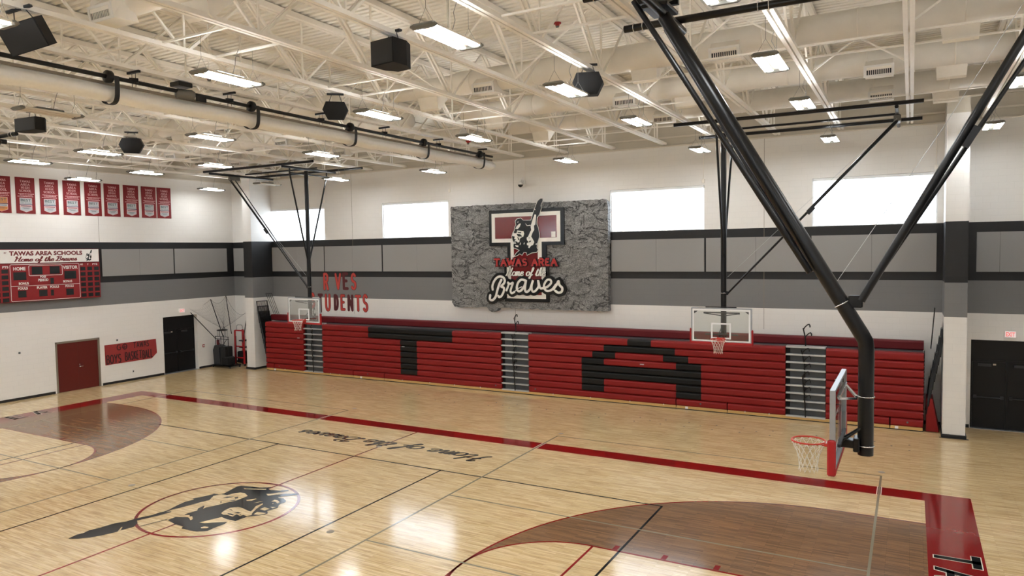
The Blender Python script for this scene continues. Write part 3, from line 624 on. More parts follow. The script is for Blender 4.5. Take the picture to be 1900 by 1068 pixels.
# rubber base
def base(name, segs):
    mb = MB()
    for (x0, x1, y0, y1) in segs: mb.box(x0, x1, y0, y1, 0, .105)
    struct(mb.build(name, 'black_rubber'))
base('baseboard_left', [(-XW, -XW + .015, a, b) for a, b in ((YN, 6.20), (8.28, 11.36), (13.36, YW))])
base('baseboard_back', [(-XW, -15.84, YW - .015, YW), (-15.16, 14.85, YW - .015, YW), (15.50, 15.66, YW - .015, YW), (17.62, XW, YW - .015, YW)])

# unseen slabs added behind the doors so that no daylight leaks in
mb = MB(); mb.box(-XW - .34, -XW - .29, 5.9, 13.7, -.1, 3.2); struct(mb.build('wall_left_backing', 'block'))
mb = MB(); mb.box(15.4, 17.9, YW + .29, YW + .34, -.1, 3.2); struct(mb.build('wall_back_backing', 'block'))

# windows with head rail, reveal and diffusing panes
for i, (a, b) in enumerate(WIN):
    mb = MB()
    y = YW + .10
    mb.box(a, b, y - .03, y + .05, 8.10, 8.16); mb.box(a, b, y - .03, y + .05, 6.52, 6.545)
    mb.box(a, a + .035, y - .03, y + .05, 6.54, 8.1); mb.box(b - .035, b, y - .03, y + .05, 6.54, 8.1)
    fr = struct(mb.build('window_%d' % (i + 1), 'sill_white'))
    mb = MB(); mb.box(a + .03, b - .03, y, y + .012, 6.545, 8.10); pn = mb.build('pane', 'daylight_pane', fr)
    mb = MB(); y = YN - .12  # unseen front-wall windows, added to bring daylight onto ceiling and joists
    mb.box(a, b, y - .05, y + .03, 8.10, 8.16); mb.box(a, b, y - .05, y + .03, 6.52, 6.545)
    mb.box(a, a + .035, y - .05, y + .03, 6.54, 8.1); mb.box(b - .035, b, y - .05, y + .03, 6.54, 8.1)
    f2 = struct(mb.build('window_%d' % (i + 5), 'sill_white'))
    mb = MB(); mb.box(a + .03, b - .03, y, y + .012, 6.545, 8.10); mb.build('pane', 'daylight_pane', f2)
    mb = MB(); mb.bbox(a + .02, b - .02, YW + .01, YW + .075, 8.06, 8.155, .012); mb.build('blind_roller', 'sill_white', fr)
# metal roof deck: trapezoid ribs running along X
mb = MB(); P = .203; y = YN; vs = []; fs = []; n = 0
prof = []
while y < YW:
    prof += [(y, ZD), (y + .11, ZD), (y + .135, ZD + .075), (y + .18, ZD + .075)]
    y += P
prof.append((min(y, YW), ZD))
for (yy, zz) in prof: vs += [(-XW, yy, zz), (XW, yy, zz)]
for i in range(len(prof) - 1): fs.append((2 * i, 2 * i + 1, 2 * i + 3, 2 * i + 2))
mb.add(vs, fs); struct(mb.build('ceiling', 'deck_cream'))
mb = MB(); mb.box(-XW - .3, XW + .3, YN - .3, YW + .3, ZD + .25, ZD + .35); struct(mb.build('ceiling_roof', 'deck_cream'))
# wall-top steel: angle shelves where the deck meets the back and left walls
mb = MB()
for z in (9.98, 10.42, 10.86): mb.box(-XW, XW, YW - .05, YW, z, z + .05)
mb.box(-XW, XW, YW - .06, YW, 9.66, 9.70)
struct(mb.build('trim_1', 'steel_cream_dull'))
mb = MB(); mb.box(-XW, -XW + .06, YN, YW, 9.66, 9.70); mb.box(-XW, -XW + .05, YN, YW, 10.4, 10.45)
struct(mb.build('trim_2', 'steel_cream_dull'))
# vertical control joints
mb = MB()
for x in (-9.7, -.75, 9.4): mb.box(x, x + .012, YW - .004, YW, 2.9, 9.66)
mb.box(-XW, -XW + .004, 8.40, 8.412, 6.52, 9.66)
struct(mb.build('trim_3', 'frame_taupe'))

# ------------------------------------------------------------------ court markings (paint on the floor)
def fpart(name, mb, mn=None): return mb.build(name, mn, floor)
h0 = 0.0012
def ln(mb, x0, y0, x1, y1, w, h=h0 * 2, mn=None):
    if abs(x1 - x0) < 1e-6: mb.rect(x0 - w / 2, x0 + w / 2, min(y0, y1), max(y0, y1), FLOOR, 0, h, mn)
    else: mb.rect(min(x0, x1), max(x0, x1), y0 - w / 2, y0 + w / 2, FLOOR, 0, h, mn)
def ring_poly(mb, cx, cy, r0, r1, a0, a1, h, n=64, mn=None):
    vs = []; fs = []
    for i in range(n + 1):
        t = math.radians(a0 + (a1 - a0) * i / n)
        vs += [(cx + r0 * math.cos(t), cy + r0 * math.sin(t), h), (cx + r1 * math.cos(t), cy + r1 * math.sin(t), h)]
    for i in range(n):
        f = (2 * i, 2 * i + 1, 2 * i + 3, 2 * i + 2)
        fs.append(f if a1 > a0 else tuple(reversed(f)))
    mb.add(vs, fs, mn)
BL = 14.3256
R3, RK = 6.07, 1.88
for s in (1, -1):
    hx = s * (BL - 1.6)
    for q in (1, -1):
        pts = [(s * BL, q * R3)]
        for i in range(0, 49):
            t = math.radians(90 + 90 * i / 48); pts.append((hx + s * R3 * math.cos(t), q * R3 * math.sin(t)))
        for i in range(1, 25):
            t = math.radians(180 - 90 * i / 24); pts.append((s * 8.53 + s * RK * math.cos(t), q * RK * math.sin(t)))
        pts.append((s * BL, q * RK))
        mb = MB(); mb.poly(pts, FLOOR, h0, h0); fpart('stained_three_point_area', mb, 'stained_maple')
    mb = MB()
    a = (90, 270) if s > 0 else (-90, 90)
    ring_poly(mb, hx, 0, R3 - .05, R3, a[0], a[1], h0 * 2)
    for q in (1, -1): mb.rect(min(hx, s * BL), max(hx, s * BL), q * R3 - (.05 if q > 0 else 0), q * R3 + (0 if q > 0 else .05), FLOOR, 0, h0 * 2)
    fpart('three_point_line', mb, 'court_red' if s > 0 else 'court_red')
    mb = MB()
    ring_poly(mb, s * 8.53, 0, RK - .05, RK, a[0], a[1], h0 * 2)
    for q in (1, -1):
        ln(mb, s * 8.53, q * (RK - .025), s * BL, q * (RK - .025), .05)
        for xx in (9.0, 9.97, 10.95): mb.rect(s * xx - .05, s * xx + .05, q * 1.99 - .1, q * 1.99 + .1, FLOOR, 0, h0 * 2)
    ln(mb, s * 8.56, -1.85, s * 8.56, 1.85, .05)
    fpart('key_line', mb, 'court_red')
# red border
mb = MB()
for q in (1, -1): mb.rect(-15.25, 15.25, min(q * 7.62, q * 8.22), max(q * 7.62, q * 8.22), FLOOR, 0, h0)
for s in (1, -1): mb.rect(min(s * BL, s * 15.25), max(s * BL, s * 15.25), -7.62, 7.62, FLOOR, 0, h0)
fpart('border_band', mb, 'court_red')
# centre line and circle
mb = MB()
ln(mb, 0, 1.0, 0, 7.62, .05); ln(mb, 0, -7.62, 0, -.95, .05)
ring_poly(mb, 0, 0, 1.72, 1.79, 0, 360, h0 * 2.5, 96)
fpart('centre_circle', mb, 'court_red')
# volleyball court in black
mb = MB()
for q in (1, -1):
    ln(mb, -9.12, q * 4.6, 9.12, q * 4.6, .05)
for x in (9.11, 3.03, -3.05, -9.06): ln(mb, x, -4.6, x, 4.6, .05)
fpart('black_volleyball_line', mb, 'court_black')
# two cross courts in grey-tan
mb = MB(); mw = MB()
for s in (1, -1):
    x0, x1 = s * 4.32, s * 13.39
    for x in (x0, x1): ln(mb, x, -9.17, x, 9.17, .05, h0 * 2.5)
    for y in (9.17, -9.17, 3.07, -3.0, .05): ln(mb, x0, y, x1, y, .045, h0 * 2.2)
    for x in (x0, x1):
        for q in (1, -1):
            for d in (-.045, .045): ln(mw, x + d, q * 7.60, x + d, q * 8.24, .018, h0 * 2.6)
fpart('grey_volleyball_line', mb, 'court_grey'); fpart('court_line_edge', mw, 'court_white')
# sleeves and anchors
mb = MB()
mb.lathe([(0, .004), (.075, .004), (.085, 0)], (0, 0, 0), (0, 0, 1), 20); sl = mb.build('floor_sleeve_cover', 'frame_taupe', floor, (3.36, .05, 0))
for (x, y) in ((-3.41, .05), (0, 5.72), (13.39, 9.51), (4.29, 9.48), (-4.3, 9.5), (0, -5.7), (-13.4, 9.5)):
    c = sl.copy(); COL.objects.link(c); c.location = (x, y, 0); c.parent = floor
mb = MB(); mb.lathe([(0, .003), (.028, .003), (.03, 0)], (0, 0, 0), (0, 0, 1), 8); an = mb.build('anchor_plate', 'dark_paint', floor, (3.63, 12.05, 0))
gx = [-12.9, -10.6, -8.4, -6.3, -4.55, -2.39, .05, 1.9, 3.63, 5.83, 7.54, 9.31, 11.5, 13.1]
first = True
for x in gx:
    for (dx, dy) in ((0, 0), (0, .62), (.455, .31), (.91, 0), (.91, .62)):
        if abs(x + dx - 3.63) < .001 and dy == 0: continue
        if (x == 5.83) and dx == .455 and False: continue
        c = an.copy(); COL.objects.link(c); c.parent = floor; c.location = (x + dx, 12.05 + dy, 0)
# centre emblem (profile head with a long feather)
mb = MB(); w = h0 * 3.4
for k, pts in DATA['emb_black'].items(): mb.poly(pts, FLOOR, w, w)
fpart('centre_emblem_black', mb, 'court_black')
mb = MB()
for k, pts in DATA['emb_light'].items(): mb.poly(pts, FLOOR, w + .0012, w + .0012)
fpart('centre_emblem_light', mb, 'maple')
mb = MB()
for k, pts in DATA['emb_dots'].items(): mb.poly(pts, FLOOR, w + .0024, w + .0024)
fpart('centre_emblem_mark', mb, 'court_black')
# floor script, read from the bleacher side
mb = MB()
script(mb, 'Home of the Braves', 0, 0, 7.15, .62, off(FLOOR, 3.62, 6.28, 1, math.pi), 0, h0 * 3.2, 'court_black', sw=.15, slant=.45)
fpart('floor_script', mb)
# baseline letters
def block_letters(body, fr):
    for nm, grow, wz, mn in (('baseline_letter_edge', .035, h0 * 1.8, 'court_white'), ('baseline_letter', 0, h0 * 2.6, 'court_black')):
        mb = MB(); x = 0
        for c in body:
            g = grow / 2
            if c == 'T': rs = [[(0 - g, .61 - g), (.58 + g, .61 - g), (.58 + g, .75 + g), (0 - g, .75 + g)], [(.22 - g, 0 - g), (.36 + g, 0 - g), (.36 + g, .75 - g), (.22 - g, .75 - g)]]
            elif c == 'A': rs = [[(0 - g * 1.3, -g), (.14 + g * 1.3, -g), (.36 + g * 1.2, .75 + g), (.22 - g, .75 + g)], [(.44 - g * 1.3, -g), (.58 + g * 1.3, -g), (.36 + g, .75 + g), (.22 - g * 1.2, .75 + g)], [(.1 - g, .18 - g), (.48 + g, .18 - g), (.48 + g, .30 + g), (.1 - g, .30 + g)]]
            elif c == 'E': rs = [[(0 - g, -g), (.14 + g, -g), (.14 + g, .75 + g), (-g, .75 + g)], [(-g, -g), (.5 + g, -g), (.5 + g, .14 + g), (-g, .14 + g)], [(-g, .3 - g), (.42 + g, .3 - g), (.42 + g, .44 + g), (-g, .44 + g)], [(-g, .61 - g), (.5 + g, .61 - g), (.5 + g, .75 + g), (-g, .75 + g)]]
            for r in rs: mb.poly([(x + p[0], p[1]) for p in r], fr, 0, wz)
            x += .78
        fpart(nm, mb, mn)
block_letters('TA', off(FLOOR, 14.43, 4.62, 1, -math.pi / 2))
block_letters('EA', off(FLOOR, -14.43, 2.75, 1, math.pi / 2))

# ================================================================== acoustic panels
def panel(fr, u0, u1, z0, z1, label, group):
    mb = MB(); mb.poly([(u0, z0), (u1, z0), (u1, z1), (u0, z1)], fr, 0.022, .05)
    o = mb.build('acoustic_panel', 'panel_fabric'); tag(o, label, 'wall panel', group)
    return o
G1 = 'grey acoustic panels in the black wall band'
bk = BACK(YW)
for a, b, t1, t2 in ((-15.16, -11.56, 'farthest left on the back wall beside the left column', 'behind the left basket, second from the left'),
             (-11.49, -7.90, 'above the paper word R VES, left half', 'above the paper word R VES, right half'),
             (-7.82, -3.83, 'second left of the rock sign', 'touching the left edge of the rock sign'),
             (3.64, 7.29, 'touching the right edge of the rock sign', 'under the second window from the right, right half'),
             (7.36, 10.90, 'just right of the right basket mast, left half', 'right half of the pair behind the right basket brace'),
             (10.98, 14.70, 'under the right window, left half', 'under the right window, right half beside the right column'),
             (15.78, 17.0, 'right of the right column above the black doors', 'at the far right corner above the black doors')):
    m = (a + b) / 2
    panel(bk, a, m - .004, 4.96, 6.20, 'grey fabric acoustic panel ' + t1, G1)
    panel(bk, m + .004, b if b != 17.0 else 18.1, 4.96, 6.20, 'grey fabric acoustic panel ' + t2, G1)
lf = LEFT(-XW)
panel(lf, 8.47, 10.28, 4.97, 6.20, 'grey fabric acoustic panel just right of the scoreboard', G1)
panel(lf, 10.288, 12.08, 4.97, 6.20, 'grey fabric acoustic panel on left wall, second right of the scoreboard', G1)
panel(lf, 12.15, 15.28, 4.97, 6.20, 'long grey fabric acoustic panel above the basketball banner and exit sign corner', G1)
panel(bk, -18.08, -15.84, 4.97, 6.20, 'short grey acoustic panel in the corner behind the left column', G1)

# ================================================================== doors
def door_leaf(mb, y0, y1, z0, z1, x0, x1, mn=None): mb.bbox(x0, x1, y0, y1, z0, z1, .006, mn)
# red double door in left wall
mb = MB()
X = -XW
for (a, b, c, d) in ((6.27, 6.34, 0, 2.21), (8.13, 8.20, 0, 2.21), (6.27, 8.20, 2.13, 2.21)): mb.box(X - .16, X + .02, a, b, c, d)
d1 = struct(mb.build('door_1', 'frame_taupe'))
for (a, b) in ((6.345, 7.233), (7.237, 8.125)):
    mb = MB(); mb.bbox(X - .08, X - .03, a, b, .012, 2.125, .004); mb.build('door_leaf', 'door_red', d1)
mb = MB()
mb.lathe([(.0, .05), (.03, .05), (.03, .0)], (X - .03, 7.29, 1.03), (1, 0, 0), 12); mb.tube([(X + .01, 7.29, 1.03), (X + .03, 7.29, 1.03), (X + .03, 7.42, 1.03)], .010, 8)
mb.lathe([(0, .03), (.02, .03), (.02, 0)], (X - .03, 7.29, 1.12), (1, 0, 0), 12)
mb.build('door_handle', 'chrome', d1)
mb = MB()
for z in (.3, 1.1, 1.85):
    for y in (6.345, 8.125): mb.tube([(X - .025, y, z - .05), (X - .025, y, z + .05)], .008, 6)
mb.build('hinge', 'chrome', d1)
# black double door, recessed
def black_door(name, fr, u0, u1, reveal_u, depth, zt=2.82):
    mb = MB()
    for (a, b, c, d) in ((u0, u0 + .05, 0, zt), (u1 - .05, u1, 0, zt), (u0, u1, zt - .05, zt), (u0, u1, 2.13, 2.18), ((u0 + u1) / 2 - .03, (u0 + u1) / 2 + .03, 0, 2.14)):
        mb.poly([(a, c), (b, c), (b, d), (a, d)], fr, -depth - .05, -depth + .03)
    mb.poly([(u0, 2.18), (u1, 2.18), (u1, zt), (u0, zt)], fr, -depth - .04, -depth + .005)
    d = struct(mb.build(name, 'door_black'))
    m = (u0 + u1) / 2
    for (a, b) in ((u0 + .055, m - .033), (m + .033, u1 - .055)):
        mb = MB(); mb.poly([(a, .012), (b, .012), (b, 2.125), (a, 2.125)], fr, -depth - .045, -depth + .01); lf_ = mb.build('door_leaf', 'door_black', d)
        mb = MB()
        p = lambda u, v, w: Vector(fr(u, v, w))
        mb.tube([p(a + .06, 1.0, -depth + .08), p(b - .06, 1.0, -depth + .08)], .018, 8)
        for q in (a + .08, b - .08): mb.poly([(q - .04, .96), (q + .04, .96), (q + .04, 1.05), (q - .04, 1.05)], fr, -depth + .005, -depth + .09)
        mb.build('push_bar', 'dark_paint', lf_)
        mb = MB(); mb.poly([(a + .15, 1.98), (a + .5, 1.98), (a + .5, 2.06), (a + .15, 2.06)], fr, -depth + .005, -depth + .07); mb.build('door_closer', 'dark_paint', lf_)
    mb = MB(); mb.poly([(u0 + .6, 2.02), (u0 + .68, 2.02), (u0 + .68, 2.07), (u0 + .6, 2.07)], fr, -depth + .01, -depth + .03); mb.build('door_sensor', 'led_off', d)
    # threshold
    mb = MB(); mb.poly([(u0, 0), (reveal_u, 0), (reveal_u, .012), (u0, .012)], fr, -depth - .05, .05); mb.build('threshold', 'aluminium', d)
    return d
black_door('door_2', LEFT(-XW), 11.40, 13.33, 13.33, .28)
black_door('door_3', BACK(YW), 15.68, 17.60, 17.60, .12)
def exit_sign(name, fr, u, v, label):
    t = empty(name, fr(u, v, 0), 0, label, 'exit sign')
    o = Vector(fr(u, v, 0)); f2 = lambda a, b, c: tuple(Vector(fr(u + a, v + b, c)) - o)
    mb = MB(); mb.poly([(-.155, -.105), (.155, -.105), (.155, .105), (-.155, .105)], f2, 0, .05); mb.build('housing', 'white_paint', t)
    mb = MB(); mb.poly([(-.14, -.09), (.14, -.09), (.14, .09), (-.14, .09)], f2, .05, .053); mb.build('face_panel', 'exit_panel', t)
    mb = MB(); text(mb, 'EXIT', -.12, .12, -.065, .065, f2, .056, 'exit_red', bold=.03); mb.build('lettering', None, t)
exit_sign('exit_sign', LEFT(-XW), 12.45, 3.09, 'lit red exit sign above the black doors on the left wall')
exit_sign('exit_sign', BACK(YW), 16.70, 3.03, 'lit red exit sign above the black doors at the right edge')

# ================================================================== BLEACHERS (closed against the back wall)
bl = empty('telescopic_bleacher', (0, 14.5, 0), 0, 'long folded red and black telescopic bleacher bank along the back wall', 'bleacher')
Y0 = 14.5
def bpart(name, mb, mn=None, parent=bl):
    o = mb.build(name, mn); o.parent = parent
    if parent is bl:
        o.location = (0, -14.5, 0)
    return o
RH = .2605; ZB = .125
def seat_profile(z0, hgt=RH):
    z1 = z0 + hgt - .012
    return [(0.05, z0), (.02, z0 + .012), (.0, z0 + .05), (.0, z1 - .07), (.012, z1 - .035), (.035, z1 - .012), (.075, z1), (.30, z1), (.30, z1 - .05), (.10, z0)]
def seat(x0, x1, z0, mn, name='seat_board'):
    pr = seat_profile(z0)
    mb = MB()
    vs = [(x0 + .003, Y0 + p[0], p[1]) for p in pr] + [(x1 - .003, Y0 + p[0], p[1]) for p in pr]
    n = len(pr)
    fs = [(i, (i + 1) % n, n + (i + 1) % n, n + i) for i in range(n)] + [tuple(reversed(range(n))), tuple(range(n, 2 * n))]
    mb.add(vs, [tuple(reversed(f)) for f in fs])
    return bpart(name, mb, mn)
secs = [(-14.50, -11.88), (-10.66, -.77), (.51, 10.32), (11.58, 14.38)]
T = (-7.82, -3.18); TS = (-5.98, -5.07)
blk = {9: [T, (4.71, 5.62)], 8: [T, (3.76, 6.52)], 7: [TS, (3.29, 4.22), (6.08, 7.01)], 6: [TS, (2.84, 3.76), (6.56, 7.47)],
       5: [TS, (2.84, 7.47)], 4: [TS, (2.84, 7.47)], 3: [TS, (2.84, 3.76), (6.56, 7.47)], 2: [TS, (2.84, 3.76), (6.56, 7.47)], 1: []}
gaps = [-13.96, -8.77, -6.93, 6.56, 8.39, 13.46]
for r in range(1, 10):
    z0 = ZB + (r - 1) * RH
    for (a, b) in secs:
        cuts = [a, b]
        for (p, q) in blk[r]:
            for c in (p, q):
                if a < c < b: cuts.append(c)
        if r == 1: cuts += [g for g in gaps if a < g < b]
        cuts.sort()
        for u, v in zip(cuts[:-1], cuts[1:]):
            m = (u + v) / 2
            isb = any(p <= m <= q for p, q in blk[r])
            e0 = .016 if (r == 1 and u in gaps) else 0
            e1 = .016 if (r == 1 and v in gaps) else 0
            o = seat(u + e0, v - e1, z0, 'bleacher_black' if isb else 'bleacher_red')
            if isb: o['label'] = 'black seat board'
# dark sheet standing in for the shade between rows
mb = MB(); mb.box(-14.48, 14.36, Y0 + .12, Y0 + .14, .05, 2.46); bpart('row_shade_backing', mb, 'dark_void')
# kickboards
for u, v in zip([-14.50] + gaps, gaps + [14.38]):
    mb = MB(); mb.bbox(u + .012, v - .012, Y0 + .01, Y0 + .045, .03, .125, .004); bpart('kickboard', mb, 'pine')
mb = MB(); mb.box(-14.5, 14.38, Y0 + .02, Y0 + .06, 0, .03); bpart('rubber_skirt', mb, 'black_rubber')
# sockets on the kickboard top
sk = None
for x in [-13.2, -11.9, -10.2, -9.6, -5.9, -4.4, -3.1, -1.8, 1.6, 3.2, 4.8, 6.1, 9.0, 9.8, 12.6, 12.9]:
    if sk is None:
        mb = MB(); mb.bbox(-.012, .012, -.01, .004, .10, .15, .003); sk = mb.build('end_bracket', 'sill_white'); sk.parent = bl; sk.location = (x, 0, 0)
    else:
        c = sk.copy(); COL.objects.link(c); c.parent = bl; c.location = (x, 0, 0)
for x in (-13.9, -8.3, 6.95, 13.65):
    mb = MB(); mb.bbox(x - .05, x + .05, Y0 - .004, Y0 + .012, .035, .12, .003); o = bpart('socket_plate', mb, 'sill_white')
for x in (-13.6, -7.9, -1.05, .8, 7.45, 13.95):
    mb = MB(); mb.lathe([(0, .006), (.03, .005), (.034, 0)], (x, Y0 + .003, .26), (0, -1, 0), 12); bpart('lock_button', mb, 'galvanised')
for x, z in ((-12.3, 1.72), (-5.9, 1.62), (5.2, 1.53), (11.85, 1.45)):
    mb = MB(); mb.bbox(x, x + .16, Y0 - .004, Y0 + .004, z, z + .035, .002); bpart('seat_label_plate', mb, 'silver')
# aisles: steps, risers, rails
for ia, (a, b) in enumerate(((-11.88, -10.66), (-.77, .51), (10.32, 11.58))):
    for r in range(10):
        z1 = ZB + r * RH + .035
        mb = MB()
        mb.bbox(a + .01, b - .01, Y0 + .0, Y0 + .35, z1 - .058, z1, .006); bpart('aisle_step', mb, 'silver')
        if r < 9:
            mb = MB(); mb.box(a + .14, b - .02, Y0 + .10, Y0 + .11, z1, z1 + RH - .06); bpart('aisle_riser', mb, 'riser_grey')
    mb = MB(); mb.box(a, b, Y0 + .118, Y0 + .122, .05, 2.5); bpart('aisle_shadow_gap', mb, 'dark_void')  # dark sheet painted in as the shade behind the steps
    xc = (a + b) / 2 - .02
    # main posts
    mb = MB()
    mb.tube([(xc + .03, Y0 - .02, .13), (xc + .0, Y0 - .02, .85), (xc - .06, Y0 - .02, 1.35), (xc - .05, Y0 - .02, 1.55)], .021, 8)
    mb.tube([(xc + .01, Y0 + .02, 1.0), (xc - .01, Y0 + .02, 1.9), (xc - .12, Y0 + .02, 2.40)], .021, 8)
    mb.tube([(xc + .02, Y0 + .18, 2.1), (xc - .01, Y0 + .18, 2.8), (xc - .08, Y0 + .18, 3.1)], .021, 8)
    bpart('rail_post', mb, 'black_paint')
    for k, z in enumerate((.72, .98, 1.24, 1.50, 1.76, 2.02, 2.28, 2.78, 3.06)):
        dx = -.05 * (k in (3, 6, 8)); yy = Y0 - .04 if k < 7 else Y0 + .18
        mb = MB()
        mb.tube([(xc - .02 + dx, yy, z), (xc + .03 + dx, yy - .03, z + .08), (xc + .12 + dx, yy - .10, z + .17), (xc + .17 + dx, yy - .13, z + .19), (xc + .20 + dx, yy - .14, z + .15), (xc + .20 + dx, yy - .14, z + .09)], .02, 8)
        bpart('hand_rail', mb, 'black_paint')
# top deck and rear board
mb = MB(); mb.box(-14.45, 14.36, Y0 + .12, Y0 + .98, 2.42, 2.455); bpart('top_deck', mb, 'galvanised')
mb = MB()
pr = [(.78, 2.47), (.76, 2.50), (.76, 2.70), (.79, 2.745), (.85, 2.76), (1.0, 2.76), (1.0, 2.47)]
n = len(pr)
for (a, b) in ((-14.92, -10.5), (-10.49, -.1), (-.09, 14.38)):
    mb = MB(); vs = [(a, Y0 + p[0], p[1]) for p in pr] + [(b, Y0 + p[0], p[1]) for p in pr]
    fs = [(i, (i + 1) % n, n + (i + 1) % n, n + i) for i in range(n)] + [tuple(reversed(range(n))), tuple(range(n, 2 * n))]
    mb.add(vs, [tuple(reversed(f)) for f in fs]); o = bpart('rear_seat_board', mb, 'bleacher_dark_red')
mb = MB(); mb.box(-14.4, 14.3, Y0 + .98, Y0 + 1.02, .02, 2.5); bpart('back_frame', mb, 'galvanised')
mb = MB()
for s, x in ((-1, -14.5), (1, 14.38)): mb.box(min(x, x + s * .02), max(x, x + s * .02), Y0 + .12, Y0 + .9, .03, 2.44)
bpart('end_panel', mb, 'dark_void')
# folded guard rails at both ends
for s, x0 in ((-1, -14.56), (1, 14.44)):
    for k in range(8):
        zb = .55 + k * RH; zt = zb + 1.10
        lean = lambda z: s * (.02 + .085 * (z - .5))
        ya = lambda z: Y0 + .12 - .05 * (z - .5) ; yb = lambda z: Y0 + .80 - .05 * (z - .5)
        P_ = lambda f, z: (x0 + lean(z) + s * .028 * k, f, z)
        mb = MB()
        mb.tube([P_(ya(zb), zb), P_(ya(zt), zt), P_(yb(zt), zt), P_(yb(zb), zb)], .02, 6)
        for j in range(1, 9):
            f0 = ya(zb) + (yb(zb) - ya(zb)) * j / 9; f1 = ya(zt) + (yb(zt) - ya(zt)) * j / 9
            mb.tube([P_(f0, zb), P_(f1, zt)], .010, 5)
        mb.tube([P_(ya(zt - .25), zt - .25), P_(yb(zt - .25), zt - .25)], .009, 5)
        bpart('guard_rail', mb, 'black_paint')
    mb = MB()
    zt = 3.86; zb = 2.5
    P_ = lambda f, z: (x0 + s * (.02 + .06 * (z - .5)), f, z)
    for j in range(4): mb.tube([P_(Y0 + .92 - (-.04 * j) + .06 * j, zb), P_(Y0 + .37 + .12 * j, zt)], .012, 6)
    mb.tube([P_(Y0 + .37, zt), P_(Y0 + .73, zt)], .012, 6); mb.tube([P_(Y0 + .46, zt - .2), P_(Y0 + .80, zt - .2)], .010, 6)
    bpart('guard_rail', mb, 'black_paint')
    if s > 0:
        mb = MB()
        for k in range(16): mb.lathe([(0, .012), (.014, .008), (.016, 0)], (14.40, Y0 + .10, .55 + k * .115), (0, -1, 0), 8)
        bpart('guard_bolt', mb, 'silver')
# red padded end cover at the right end
mb = MB()
mb.add([(14.46, Y0 + .1, 0.02), (14.80, Y0 + .1, 0.02), (14.62, Y0 + .1, 1.05), (14.46, Y0 + .1, 1.05), (14.46, Y0 + .9, 0.02), (14.84, Y0 + .9, 0.02), (14.64, Y0 + .9, 1.05), (14.46, Y0 + .9, 1.05)],
       [(0, 1, 2, 3), (5, 4, 7, 6), (1, 5, 6, 2), (3, 2, 6, 7), (0, 3, 7, 4), (0, 4, 5, 1)])
bpart('end_pad', mb, 'bleacher_red')

# ================================================================== BASKETS
def net_mesh(r0, z0, L, mn='net_white', th=.0032):
    mb = MB(); K = 12
    prof = [(0, 1.0), (.18, .86), (.38, .70), (.60, .60), (.80, .56), (1.0, .60)]
    def rad(t):
        for (t0, a), (t1, b) in zip(prof[:-1], prof[1:]):
            if t <= t1: return r0 * (a + (b - a) * (t - t0) / (t1 - t0))
        return r0 * .6
    N = 12
    for k in range(K):
        for sg in (1, -1):
            pts = []
            for i in range(N + 1):
                t = i / N; th_ = 2 * math.pi * (k / K) + sg * t * math.pi / K * 5
                r = rad(t) * (1 + .02 * math.sin(9 * k + i))
                pts.append((r * math.cos(th_), r * math.sin(th_), z0 - L * t + .012 * math.sin(k * 2.1) * t))
            mb.tube(pts, th, 4, cap=False)
    pts = [(rad(.0) * math.cos(a * math.pi / 12), rad(0) * math.sin(a * math.pi / 12), z0 - .03 * (a % 2)) for a in range(24)]
    mb.tube(pts, th, 4, closed=True)
    return mb, mn
